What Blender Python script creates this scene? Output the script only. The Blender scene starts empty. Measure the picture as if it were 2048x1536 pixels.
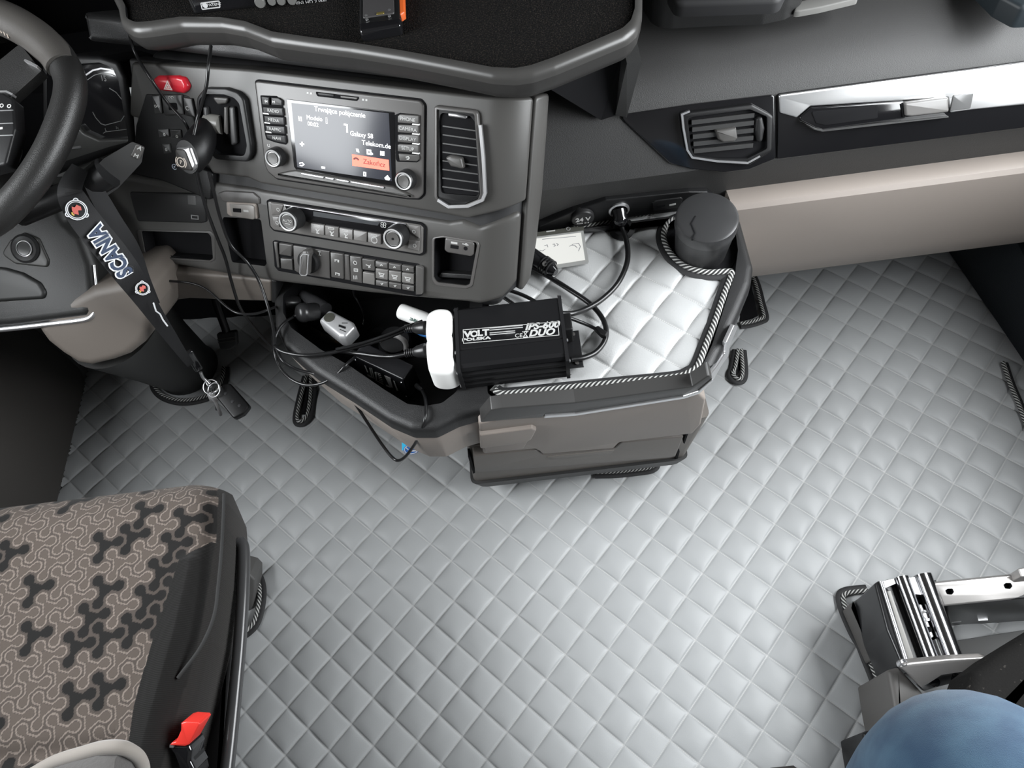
import bpy, bmesh, math, random
import numpy as np
from mathutils import Vector, Matrix
from mathutils.geometry import tessellate_polygon
random.seed(7)
SC = bpy.context.scene
COL = SC.collection
# ------------------------------------------------------------------ camera
# metric camera recovered from the quilted floor lattice (one cell = 55 mm); floor is z = 0
RM = np.array([[0.9917425845602772, -0.12217469933271627, -0.03898703390438626],
               [-0.08479164795450649, -0.8527530909208101, 0.5153858189377778],
               [-0.09621342113686857, -0.5078242892654556, -0.8560709484763366]])
CAM = np.array([0.0, 0.0, 1.4118419]); FPX = 1530.0
cam_data = bpy.data.cameras.new('camera'); cam = bpy.data.objects.new('camera', cam_data); COL.objects.link(cam)
cam_data.sensor_width = 36.0; cam_data.lens = 36.0 * FPX / 2048.0; cam_data.clip_start = 0.02
_m = np.eye(4); _m[:3, :3] = RM @ np.diag([1, -1, -1]); _m[:3, 3] = CAM
cam.matrix_world = Matrix(_m.tolist())
SC.camera = cam
SC.view_settings.view_transform = 'Standard'; SC.view_settings.look = 'None'
SC.view_settings.gamma = 1.0; SC.view_settings.use_curve_mapping = False
SC.view_settings.exposure = 1.0
# ------------------------------------------------------------------ daylight
W = bpy.data.worlds.new('sky'); SC.world = W; W.use_nodes = True
nt = W.node_tree; nt.nodes.clear()
wo = nt.nodes.new('ShaderNodeOutputWorld'); bg = nt.nodes.new('ShaderNodeBackground')
tc = nt.nodes.new('ShaderNodeTexCoord'); sx = nt.nodes.new('ShaderNodeSeparateXYZ'); cr = nt.nodes.new('ShaderNodeValToRGB')
mp = nt.nodes.new('ShaderNodeMapRange'); mp.inputs[1].default_value = -1; mp.inputs[2].default_value = 1
nt.links.new(tc.outputs['Generated'], sx.inputs[0]); nt.links.new(sx.outputs['Z'], mp.inputs[0]); nt.links.new(mp.outputs[0], cr.inputs[0])
e = cr.color_ramp.elements
e[0].position = 0.0; e[0].color = (.16, .16, .155, 1); e[1].position = 1.0; e[1].color = (.95, .98, 1.0, 1)
x = e.new(.47); x.color = (.25, .25, .245, 1); x = e.new(.53); x.color = (.85, .88, .9, 1)
nt.links.new(cr.outputs[0], bg.inputs['Color']); bg.inputs['Strength'].default_value = 9.0
nt.links.new(bg.outputs[0], wo.inputs['Surface'])
def portal(name, loc, rot, sx_, sy_):
    l = bpy.data.lights.new(name, 'AREA'); l.shape = 'RECTANGLE'; l.size = sx_; l.size_y = sy_
    l.cycles.is_portal = True
    o = bpy.data.objects.new(name, l); o.location = loc; o.rotation_euler = rot; COL.objects.link(o)
    return o
portal('daylight_window_left', (-1.075, .42, 1.25), (0, math.radians(-90), 0), .74, .72)
portal('daylight_window_right', (1.075, .33, 1.20), (0, math.radians(90), 0), .84, 1.10)
# ------------------------------------------------------------------ helpers
def ray(x, y): return RM @ np.array([(x - 1024) / FPX, (y - 768) / FPX, 1.0])
def G(x, y, z=0.0):
    d = ray(x, y); s = (z - CAM[2]) / d[2]; return Vector(CAM + s * d)
def PY(x, y, Y):
    d = ray(x, y); return Vector(CAM + (Y / d[1]) * d)
def PX(x, y, X):
    d = ray(x, y); return Vector(CAM + (X / d[0]) * d)
def zz(ox, oy, s): return lambda *p: [(ox + a / s, oy + b / s) for a, b in p]
def spline_xy(p): return [(v.x, v.y) for v in spline([(a, b, 0) for a, b in p], 3, True)]
class Frame:
    def __init__(s, O, U, Wd):
        s.O = Vector(O); s.U = Vector(U).normalized(); s.W = Vector(Wd); s.W = (s.W - s.U * s.W.dot(s.U)).normalized()
        s.N = s.U.cross(s.W)
    def P(s, u, w, n=0.0): return s.O + s.U * u + s.W * w + s.N * n
    def hit(s, x, y, n=0.0):
        d = Vector(ray(x, y)); c = Vector(CAM); o = s.O + s.N * n
        p = c + d * ((o - c).dot(s.N) / d.dot(s.N)) - s.O
        return (p.dot(s.U), p.dot(s.W))
    def hits(s, pts, n=0.0): return [s.hit(a, b, n) for a, b in pts]
    def off(s, n): 
        f = Frame(s.O + s.N * n, s.U, s.W); return f
def flat(z): return Frame((0, 0, z), (1, 0, 0), (0, 1, 0))
MATS = {}
def M(name, col, rough=.5, metal=0.0, bump=None, spec=.5, emit=None, coat=0.0, speck=None, sheen=0.0, alpha=None, trans=0.0):
    m = bpy.data.materials.new(name); m.use_nodes = True; t = m.node_tree; b = t.nodes['Principled BSDF']
    b.inputs['Base Color'].default_value = (*col, 1); b.inputs['Roughness'].default_value = rough; b.inputs['Metallic'].default_value = metal
    b.inputs['Specular IOR Level'].default_value = spec
    if coat: b.inputs['Coat Weight'].default_value = coat; b.inputs['Coat Roughness'].default_value = .08
    if sheen: b.inputs['Sheen Weight'].default_value = sheen; b.inputs['Sheen Roughness'].default_value = .6
    if trans: b.inputs['Transmission Weight'].default_value = trans
    if alpha is not None: b.inputs['Alpha'].default_value = alpha
    if emit: b.inputs['Emission Color'].default_value = (*emit[0], 1); b.inputs['Emission Strength'].default_value = emit[1]
    if bump or speck:
        c = t.nodes.new('ShaderNodeTexCoord')
    if bump:
        n = t.nodes.new('ShaderNodeTexNoise' if len(bump) < 4 else 'ShaderNodeTexVoronoi'); n.inputs['Scale'].default_value = bump[0]
        if len(bump) < 4: n.inputs['Detail'].default_value = 2
        bp = t.nodes.new('ShaderNodeBump'); bp.inputs['Strength'].default_value = bump[1]; bp.inputs['Distance'].default_value = bump[2]
        t.links.new(c.outputs['Object'], n.inputs['Vector']); t.links.new(n.outputs[0], bp.inputs['Height']); t.links.new(bp.outputs['Normal'], b.inputs['Normal'])
    if speck:   # (scale, low, high, second colour): dust or fibres of a second colour
        n2 = t.nodes.new('ShaderNodeTexNoise'); n2.inputs['Scale'].default_value = speck[0]; n2.inputs['Detail'].default_value = 3
        r = t.nodes.new('ShaderNodeValToRGB'); r.color_ramp.elements[0].position = speck[1]; r.color_ramp.elements[1].position = speck[2]
        r.color_ramp.elements[0].color = (*col, 1); r.color_ramp.elements[1].color = (*speck[3], 1)
        t.links.new(c.outputs['Object'], n2.inputs['Vector']); t.links.new(n2.outputs[0], r.inputs[0]); t.links.new(r.outputs[0], b.inputs['Base Color'])
    MATS[name] = m
    return m
def finish(name, verts, faces, mat, par=None, uvs=None, mi=None, sharp=35, smooth=True):
    vs = [Vector(v) for v in verts]
    lo = Vector([min(v[k] for v in vs) for k in range(3)]); hi = Vector([max(v[k] for v in vs) for k in range(3)])
    c = (lo + hi) / 2
    me = bpy.data.meshes.new(name); me.from_pydata([v - c for v in vs], [], [list(f) for f in faces])
    o = bpy.data.objects.new(name, me); COL.objects.link(o)
    for m_ in (mat if isinstance(mat, (list, tuple)) else [mat]): me.materials.append(m_)
    if mi:
        for p, k in zip(me.polygons, mi): p.material_index = k
    if uvs:
        ul = me.uv_layers.new(name='uv')
        for l in me.loops: ul.data[l.index].uv = uvs[l.vertex_index]
    bm = bmesh.new(); bm.from_mesh(me); (bmesh.ops.remove_doubles(bm, verts=bm.verts[:], dist=1.5e-5) if not uvs else None); bmesh.ops.recalc_face_normals(bm, faces=bm.faces[:]); bm.to_mesh(me); bm.free()
    if smooth:
        me.polygons.foreach_set('use_smooth', [True] * len(me.polygons)); me.set_sharp_from_angle(angle=math.radians(sharp))
    attach(o, par, c)
    return o
def wloc(o):
    v = Vector(o.location)
    while o.parent: o = o.parent; v = v + Vector(o.location)
    return v
def attach(o, par, c):
    if par is None: o.location = c
    else: o.parent = par; o.location = Vector(c) - wloc(par)
def thing(name, label, cat, loc=(0, 0, 0), group=None):
    o = bpy.data.objects.new(name, None); o.empty_display_size = .03; COL.objects.link(o); o.location = loc
    o['label'] = label; o['category'] = cat
    if group: o['group'] = group
    return o
def tag(o, label=None, cat=None, group=None, kind=None):
    for k, v in (('label', label), ('category', cat), ('group', group), ('kind', kind)):
        if v: o[k] = v
    return o
def area2(p): return sum(p[i][0] * p[(i + 1) % len(p)][1] - p[(i + 1) % len(p)][0] * p[i][1] for i in range(len(p)))
def ccw(p): return list(p) if area2(p) > 0 else list(p)[::-1]
def rp(pts, r, seg=4):
    n = len(pts); out = []; rs = r if isinstance(r, (list, tuple)) else [r] * n
    for i in range(n):
        p = Vector(pts[i]); a = Vector(pts[i - 1]) - p; b = Vector(pts[(i + 1) % n]) - p
        la, lb = a.length, b.length
        if la < 1e-7 or lb < 1e-7: continue
        a /= la; b /= lb
        ang = math.acos(max(-1, min(1, a.dot(b))))
        if rs[i] <= 0 or ang > 3.10: out.append((p.x, p.y)); continue
        t = min(rs[i] / math.tan(ang / 2), la * .48, lb * .48)
        p0 = p + a * t; p1 = p + b * t
        for k in range(seg + 1):
            s = k / seg; q = p0 * (1 - s) ** 2 + p * 2 * s * (1 - s) + p1 * s * s
            out.append((q.x, q.y))
    return out
def rect(u0, w0, u1, w1, r=0.0, seg=4):
    p = [(u0, w0), (u1, w0), (u1, w1), (u0, w1)]
    return rp(p, r, seg) if r else p
def circ(u, w, r, n=28, r2=None): return [(u + r * math.cos(2 * math.pi * k / n), w + (r2 or r) * math.sin(2 * math.pi * k / n)) for k in range(n)]
def inset(p, d):
    """offset inwards in small steps; edges that vanish collapse, so thin shapes never fold over"""
    n = len(p); cur = [Vector(q) for q in p]; steps = max(1, int(math.ceil(abs(d) / .0012))); h = d / steps
    for _s in range(steps):
        uq = []; mp_ = []
        for q in cur:
            if uq and (q - uq[-1]).length < 2e-5: mp_.append(len(uq) - 1)
            else: uq.append(q); mp_.append(len(uq) - 1)
        if len(uq) > 1 and (uq[0] - uq[-1]).length < 2e-5: uq.pop(); mp_ = [k % len(uq) for k in mp_]
        m = len(uq)
        if m < 3: break
        new = []
        for i in range(m):
            e1 = (uq[i] - uq[i - 1]).normalized(); e2 = (uq[(i + 1) % m] - uq[i]).normalized()
            n1 = Vector((-e1.y, e1.x)); k_ = n1 + Vector((-e2.y, e2.x))
            if k_.length < 1e-6: k_ = n1.copy()
            k_.normalize(); new.append(uq[i] + k_ * h / max(.5, k_.dot(n1)))
        for _r in range(3):
            for i in range(m):
                j = (i + 1) % m
                if (new[j] - new[i]).dot(uq[j] - uq[i]) <= 0: c = (new[i] + new[j]) / 2; new[i] = c.copy(); new[j] = c.copy()
        ar = sum(new[i].x * new[(i + 1) % m].y - new[(i + 1) % m].x * new[i].y for i in range(m))
        if h > 0 and ar <= 1e-8: break
        cur = [new[k].copy() for k in mp_]
    return [(q.x, q.y) for q in cur]
def panel(name, fr, pts, n0, n1, mat, par=None, bev=.0015, seg=3, holes=(), bend=None, hmat=None, sharp=35, warp=None, keep_back=True):
    """prism over the outline pts (u,w) from n0 to n1 with a rounded front edge; holes=[(pts, depth)] are real recesses"""
    pts = ccw(pts); N = len(pts); V = []; F = []; MI = []
    def loop(p, n): 
        i0 = len(V); V.extend((a, b, n) for a, b in p); return list(range(i0, i0 + len(p)))
    L = [loop(pts, n0)]
    bev = min(bev, abs(n1 - n0) * .9)
    if bev > 0:
        for k in range(seg + 1):
            a = k / seg * math.pi / 2
            q = inset(pts, bev * (1 - math.cos(a)))
            L.append(loop(q, n1 - bev + bev * math.sin(a)))
    else: q = pts; L.append(loop(pts, n1))
    for A, B in zip(L, L[1:]):
        for i in range(N): F.append((A[i], A[(i + 1) % N], B[(i + 1) % N], B[i])); MI.append(0)
    if keep_back and not any(len(hq) > 2 for hq in holes): F.append(tuple(L[0][::-1])); MI.append(0)
    if not holes: F.append(tuple(L[-1])); MI.append(0)
    else:
        rings = [[Vector((a, b, 0)) for a, b in q]]; idx = list(L[-1])
        for hole in holes:
            hp, hd = hole[:2]
            hp = ccw(hp)[::-1]; t = loop(hp, n1); bt = loop(hp, n1 - hd)
            rings.append([Vector((a, b, 0)) for a, b in hp]); idx += t
            for i in range(len(hp)): F.append((t[i], t[(i + 1) % len(hp)], bt[(i + 1) % len(hp)], bt[i])); MI.append(1 if hmat else 0)
            if len(hole) < 3: F.append(tuple(bt)); MI.append(1 if hmat else 0)
        for tri in tessellate_polygon(rings): F.append(tuple(idx[k] for k in tri)); MI.append(0)
    if bend:
        u0, r, uend = bend
        bm = bmesh.new(); bv = [bm.verts.new(v) for v in V]
        for f, k in zip(F, MI):
            try: bf = bm.faces.new([bv[i] for i in f]); bf.material_index = k
            except ValueError: pass
        for k in range(13):
            uu = u0 + (uend - u0) * k / 12
            bmesh.ops.bisect_plane(bm, geom=bm.verts[:] + bm.edges[:] + bm.faces[:], plane_co=(uu, 0, 0), plane_no=(1, 0, 0), dist=1e-6)
        bmesh.ops.triangulate(bm, faces=[f for f in bm.faces if len(f.verts) > 4])
        bm.verts.index_update(); V = []
        for v in bm.verts:
            u, w, n = v.co
            if u > u0:
                a = (u - u0) / r; V.append((u0 + (r + n) * math.sin(a), w, -r + (r + n) * math.cos(a)))
            else: V.append((u, w, n))
        F = [tuple(v.index for v in f.verts) for f in bm.faces]; MI = [f.material_index for f in bm.faces]; bm.free()
    if warp: V = [warp(*v) for v in V]
    W3 = [fr.P(*v) for v in V]
    return finish(name, W3, F, [mat, hmat] if hmat else mat, par, mi=MI, sharp=sharp)
def box(name, fr, u0, w0, u1, w1, n0, n1, mat, par=None, r=0.0, bev=.0015): return panel(name, fr, rect(u0, w0, u1, w1, r), n0, n1, mat, par, bev)
def axes(ax):
    a = Vector(ax).normalized(); h = Vector((0, 0, 1)) if abs(a.z) < .9 else Vector((1, 0, 0))
    u = h.cross(a).normalized(); return u, a.cross(u), a
def lathe(name, org, ax, prof, mat, par=None, seg=32, sharp=35, mi=None):
    u, v, a = axes(ax); org = Vector(org); V = []; F = []; K = []
    for r, hh in prof:
        for k in range(seg):
            t = 2 * math.pi * k / seg; V.append(org + a * hh + (u * math.cos(t) + v * math.sin(t)) * max(r, 1e-5))
    for i in range(len(prof) - 1):
        for k in range(seg): F.append((i * seg + k, i * seg + (k + 1) % seg, (i + 1) * seg + (k + 1) % seg, (i + 1) * seg + k)); K.append(mi[i] if mi else 0)
    F.append(tuple(range(seg))[::-1]); F.append(tuple(range((len(prof) - 1) * seg, len(prof) * seg))); K += [mi[0] if mi else 0, mi[-1] if mi else 0]
    return finish(name, V, F, mat, par, mi=K, sharp=sharp)
def spline(pts, sub=8, closed=False):
    P = [Vector(p) for p in pts]; n = len(P); out = []
    if n < 3 and not closed: return [P[0].lerp(P[1], k / sub) for k in range(sub + 1)]
    for i in range(n if closed else n - 1):
        if closed: a, b, c, d = P[i - 1], P[i], P[(i + 1) % n], P[(i + 2) % n]
        else: b, c = P[i], P[i + 1]; a = P[i - 1] if i else b * 2 - c; d = P[i + 2] if i + 2 < n else c * 2 - b
        for k in range(sub):
            t = k / sub
            out.append(.5 * ((2 * b) + (c - a) * t + (2 * a - 5 * b + 4 * c - d) * t * t + (3 * b - a - 3 * c + d) * t ** 3))
    if not closed: out.append(P[-1])
    return out
def tube_data(pts, r, seg=8, closed=False, flat_=1.0, upv=None):
    n = len(pts); V = []; F = []; UV = []; L = 0.0; nrm = None
    for i in range(n):
        if closed: t = (pts[(i + 1) % n] - pts[i - 1])
        else: t = (pts[min(i + 1, n - 1)] - pts[max(i - 1, 0)])
        if t.length < 1e-9: t = Vector((0, 0, 1))
        t.normalize()
        if upv is not None: nrm = Vector(upv) - t * t.dot(Vector(upv))
        elif nrm is None: nrm = axes(t)[0]
        else: nrm = nrm - t * nrm.dot(t)
        if nrm.length < 1e-6: nrm = axes(t)[0]
        nrm.normalize(); bn = t.cross(nrm); rr = r[i] if isinstance(r, (list, tuple)) else r
        if i: L += (pts[i] - pts[i - 1]).length
        for k in range(seg):
            a = 2 * math.pi * k / seg; V.append(pts[i] + nrm * (math.cos(a) * rr * flat_) + bn * (math.sin(a) * rr)); UV.append((L, k / seg))
    for i in range(n if closed else n - 1):
        j = (i + 1) % n
        for k in range(seg): F.append((i * seg + k, i * seg + (k + 1) % seg, j * seg + (k + 1) % seg, j * seg + k))
    if not closed: F.append(tuple(range(seg))[::-1]); F.append(tuple(range((n - 1) * seg, n * seg)))
    return V, F, UV
def tube(name, pts, r, mat, par=None, seg=8, sub=8, closed=False, flat_=1.0, upv=None, raw=False):
    p = [Vector(q) for q in pts] if raw else spline(pts, sub, closed)
    if isinstance(r, (list, tuple)) and len(r) != len(p):
        r = [r[min(int(i / (len(p) - 1) * (len(r) - 1)), len(r) - 2)] * (1 - (i / (len(p) - 1) * (len(r) - 1)) % 1) + r[min(int(i / (len(p) - 1) * (len(r) - 1)) + 1, len(r) - 1)] * ((i / (len(p) - 1) * (len(r) - 1)) % 1) if i < len(p) - 1 else r[-1] for i in range(len(p))]
    V, F, UV = tube_data(p, r, seg, closed, flat_, upv)
    return finish(name, V, F, mat, par, uvs=UV, sharp=50)
def loft(name, rings, mat, par=None, cap0=True, cap1=True, sharp=35, closed=True):
    n = len(rings[0]); V = [Vector(v) for r in rings for v in r]; F = []
    for i in range(len(rings) - 1):
        for k in range(n if closed else n - 1): F.append((i * n + k, i * n + (k + 1) % n, (i + 1) * n + (k + 1) % n, (i + 1) * n + k))
    if cap0: F.append(tuple(range(n))[::-1])
    if cap1: F.append(tuple(range((len(rings) - 1) * n, len(rings) * n)))
    return finish(name, V, F, mat, par, sharp=sharp)
class Bag:
    """collects several pieces of ONE part into one mesh"""
    def __init__(s): s.V = []; s.F = []
    def add(s, V, F):
        k = len(s.V); s.V += [Vector(v) for v in V]; s.F += [tuple(i + k for i in f) for f in F]
    def prism(s, fr, pts, n0, n1):
        pts = ccw(pts); n = len(pts)
        V = [fr.P(a, b, n0) for a, b in pts] + [fr.P(a, b, n1) for a, b in pts]
        F = [tuple(range(n))[::-1], tuple(range(n, 2 * n))] + [(i, (i + 1) % n, n + (i + 1) % n, n + i) for i in range(n)]
        s.add(V, F)
    def line(s, fr, p, q, wd, n0, n1):
        p = Vector(p); q = Vector(q); d = (q - p)
        if d.length < 1e-9: return
        d.normalize(); m = Vector((-d.y, d.x)) * wd / 2
        s.prism(fr, [tuple(p + m), tuple(p - m), tuple(q - m), tuple(q + m)], n0, n1)
    def poly(s, fr, pts, wd, n0, n1, closed=False):
        P = [Vector(p) for p in pts]; n = len(P)
        if n < 2: return
        Lf, Rt = [], []
        for i in range(n):
            a = P[i - 1] if (closed or i) else None; c = P[(i + 1) % n] if (closed or i < n - 1) else None
            d1 = (P[i] - a).normalized() if a is not None and (P[i] - a).length > 1e-9 else None; d2 = (c - P[i]).normalized() if c is not None and (c - P[i]).length > 1e-9 else None
            d1 = d1 or d2 or Vector((1, 0)); d2 = d2 or d1
            m = Vector((-d1.y, d1.x)) + Vector((-d2.y, d2.x))
            if m.length < 1e-6: m = Vector((-d1.y, d1.x))
            m.normalize(); k = wd / 2 / max(.5, m.dot(Vector((-d1.y, d1.x))))
            Lf.append(P[i] + m * k); Rt.append(P[i] - m * k)
        V = [fr.P(p.x, p.y, z) for z in (n0, n1) for q in (Lf, Rt) for p in q]; F = []
        for i in range(n if closed else n - 1):
            j = (i + 1) % n; F += [(i, j, n + j, n + i), (2 * n + i, 3 * n + i, 3 * n + j, 2 * n + j), (i, 2 * n + i, 2 * n + j, j), (n + i, n + j, 3 * n + j, 3 * n + i)]
        if not closed: F += [(0, n, 3 * n, 2 * n), (n - 1, 3 * n - 1, 4 * n - 1, 2 * n - 1)]
        s.add(V, F)
    def ring(s, fr, u, w, r, wd, n0, n1, a0=0, a1=360, n=24):
        s.poly(fr, [(u + r * math.cos(math.radians(a0 + (a1 - a0) * k / n)), w + r * math.sin(math.radians(a0 + (a1 - a0) * k / n))) for k in range(n + 1)], wd, n0, n1)
    def text(s, txt, fr, u, w, n, size, rot=0.0, align='CENTER', ex=.00025, shear=0.0, bold=0.0, sx=1.0):
        c = bpy.data.curves.new('t', 'FONT'); c.body = txt; c.size = size; c.align_x = align; c.align_y = 'CENTER'; c.extrude = ex; c.shear = shear; c.offset = bold; c.resolution_u = 3
        o = bpy.data.objects.new('t', c); COL.objects.link(o); bpy.context.view_layer.update()
        me = bpy.data.meshes.new_from_object(o.evaluated_get(bpy.context.evaluated_depsgraph_get()))
        ca, sa = math.cos(rot), math.sin(rot)
        V = [fr.P(u + (v.co.x * sx) * ca - v.co.y * sa, w + (v.co.x * sx) * sa + v.co.y * ca, n + v.co.z) for v in me.vertices]
        s.add(V, [tuple(p.vertices) for p in me.polygons])
        bpy.data.objects.remove(o); bpy.data.curves.remove(c); bpy.data.meshes.remove(me)
    def build(s, name, mat, par=None, sharp=35): return finish(name, s.V, s.F, mat, par, sharp=sharp) if s.V else None
# ------------------------------------------------------------------ materials
floor_mat_m = M('grey_quilted_vinyl', (.42, .43, .435), .42, bump=(900, .12, .001), spec=.4)
thread = None
def add_stitch(m, light):
    t = m.node_tree; b = t.nodes['Principled BSDF']; base = tuple(b.inputs['Base Color'].default_value)
    uv = t.nodes.new('ShaderNodeUVMap'); uv.uv_map = 'uv'; s = t.nodes.new('ShaderNodeSeparateXYZ'); t.links.new(uv.outputs[0], s.inputs[0])
    def mth(op, a, b_=None, c=None):
        k = t.nodes.new('ShaderNodeMath'); k.operation = op
        for i, v in enumerate((a, b_, c)):
            if v is None: continue
            if isinstance(v, (int, float)): k.inputs[i].default_value = v
            else: t.links.new(v, k.inputs[i])
        return k.outputs[0]
    def seam(a, b_):
        d = mth('ABSOLUTE', mth('SUBTRACT', mth('FRACT', mth('ADD', a, .5)), .5))
        near = mth('LESS_THAN', d, .017)
        dash = mth('LESS_THAN', mth('FRACT', mth('MULTIPLY', b_, 17.0)), .62)
        return mth('MULTIPLY', near, dash)
    f = mth('MAXIMUM', seam(s.outputs[0], s.outputs[1]), seam(s.outputs[1], s.outputs[0]))
    mx = t.nodes.new('ShaderNodeMix'); mx.data_type = 'RGBA'; t.links.new(f, mx.inputs['Factor'])
    mx.inputs['A'].default_value = base; mx.inputs['B'].default_value = (*light, 1); t.links.new(mx.outputs['Result'], b.inputs['Base Color'])
add_stitch(floor_mat_m, (.50, .50, .49))
console_mat_m = M('grey_quilted_leatherette', (.47, .475, .475), .40, bump=(420, .35, .001), spec=.45)
add_stitch(console_mat_m, (.62, .62, .61))
tape_m = M('black_binding_tape', (.022, .022, .023), .7)
def cord_material():
    m = M('black_white_twisted_cord', (.5, .5, .48), .75); t = m.node_tree; b = t.nodes['Principled BSDF']
    uv = t.nodes.new('ShaderNodeUVMap'); uv.uv_map = 'uv'; s = t.nodes.new('ShaderNodeSeparateXYZ'); t.links.new(uv.outputs[0], s.inputs[0])
    a = t.nodes.new('ShaderNodeMath'); a.operation = 'MULTIPLY_ADD'; a.inputs[1].default_value = 1 / .0072; t.links.new(s.outputs[0], a.inputs[0]); v5 = t.nodes.new('ShaderNodeMath'); v5.operation = 'MULTIPLY'; v5.inputs[1].default_value = 4.0; t.links.new(s.outputs[1], v5.inputs[0]); t.links.new(v5.outputs[0], a.inputs[2])
    fr_ = t.nodes.new('ShaderNodeMath'); fr_.operation = 'FRACT'; t.links.new(a.outputs[0], fr_.inputs[0])
    r = t.nodes.new('ShaderNodeValToRGB'); r.color_ramp.interpolation = 'CONSTANT'
    r.color_ramp.elements[0].color = (.025, .025, .025, 1); r.color_ramp.elements[1].color = (.55, .55, .53, 1); r.color_ramp.elements[1].position = .58
    t.links.new(fr_.outputs[0], r.inputs[0]); t.links.new(r.outputs[0], b.inputs['Base Color'])
    return m
cord_m = cord_material()
beige_m = M('taupe_plastic', (.27, .235, .21), .48, bump=(1500, .12, .0006))
beige2_m = M('darker_taupe_plastic', (.15, .135, .122), .48, bump=(1500, .12, .0006))
rim_m = M('black_grained_plastic', (.016, .016, .0165), .45, bump=(1100, .5, .0008))
dark_m = M('black_plastic', (.008, .008, .0085), .42, bump=(1400, .2, .0005), spec=.35)
deep_m = M('matt_black', (.008, .008, .009), .85, spec=.12)
gloss_m = M('piano_black', (.008, .008, .009), .12, coat=.6)
pod_m = M('anthracite_soft_paint', (.056, .054, .051), .42, bump=(2500, .08, .0004))
bezel_m = M('satin_grey_bezel', (.088, .084, .081), .36, bump=(2500, .05, .0004))
dash_m = M('dark_grained_dash', (.033, .0325, .032), .55, bump=(900, .45, .0008))
key_m = M('charcoal_button', (.017, .017, .0175), .4, spec=.35)
key2_m = M('grey_button', (.075, .072, .069), .38)
chrome_m = M('satin_chrome', (.72, .72, .73), .30, .9)
silver_m = M('brushed_silver_trim', (.85, .85, .85), .36, 1.0)
ring_m = M('silver_ring', (.62, .62, .62), .3, .35)
white_m = M('white_print', (.50, .50, .49), .5)
carpet_m = M('black_carpet', (.006, .006, .006), .95, bump=(700, 1.0, .004), speck=(500, .5, .75, (.04, .033, .028)), spec=.1)
cable_m = M('black_cable_rubber', (.009, .009, .0095), .28)
alu_m = M('black_anodised_aluminium', (.010, .010, .011), .36, .2)
steel_m = M('bare_steel', (.62, .62, .63), .3, 1.0)
blacksteel_m = M('black_painted_steel', (.015, .015, .016), .28)
whiteplas_m = M('white_plastic', (.93, .93, .91), .3)
red_m = M('red_plastic', (.60, .02, .035), .25, coat=.3)
denim_m = M('blue_denim', (.021, .056, .108), .9, bump=(1500, .6, .0008), speck=(22, .40, .72, (.05, .108, .168)), sheen=.15, spec=.2)
# ------------------------------------------------------------------ cab shell (setting)
def struct(o): o['kind'] = 'structure'; return o
shell_m = M('light_grey_cab_lining', (.15, .145, .14), .8, bump=(300, .1, .001))
door_m = M('dark_door_trim', (.035, .037, .04), .6, bump=(900, .3, .0008))
def wall_side(name, X, y0, y1, z0, z1):
    fr = Frame((X, 0, 0), (0, 1, 0), (0, 0, 1)); b = Bag()
    for q in (rect(-.92, -.02, 1.63, z0), rect(-.92, z1, 1.63, 2.0), rect(-.92, z0, y0, z1), rect(y1, z0, 1.63, z1)): b.prism(fr, q, -.015, .015)
    return struct(b.build(name, shell_m))
wall_side('wall_left', -1.06, .06, .78, .88, 1.62); wall_side('wall_right', 1.06, -.22, .88, .78, 1.62)
struct(finish('wall_back', [(-1.06, -.92, 0), (1.06, -.92, 0), (1.06, -.92, 2.0), (-1.06, -.92, 2.0)], [(0, 1, 2, 3)], shell_m))
b = Bag(); cf_ = flat(2.0)
for q in (rect(-1.06, -.92, 1.06, 1.6),): b.prism(cf_, q, 0, .03)
struct(b.build('ceiling', shell_m))
struct(finish('front_blackout', [(-1.06, 1.6, 0), (1.06, 1.6, 0), (1.06, 1.6, 2.0), (-1.06, 1.6, 2.0)], [(0, 1, 2, 3)], deep_m))  # unseen black closure added over the windscreen to keep its light out
struct(finish('floor', [(-1.06, -.92, -.012), (1.06, -.92, -.012), (1.06, 1.6, -.012), (-1.06, 1.6, -.012)], [(0, 1, 2, 3)], deep_m))
# dark lower door trims
dl = box('trim_1', Frame((-1.058, 0, 0), (0, 1, 0), (0, 0, 1)), -.6, .02, 1.0, .85, -.002, .035, M('grey_beige_door_lining', (.055, .05, .046), .6, bump=(900, .2, .0008)), None, .04, .01); struct(dl)
dr = box('trim_2', Frame((1.058, 0, 0), (0, -1, 0), (0, 0, 1)), -1.05, .02, .5, .70, -.002, .045, door_m, None, .05, .012); struct(dr)
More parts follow.
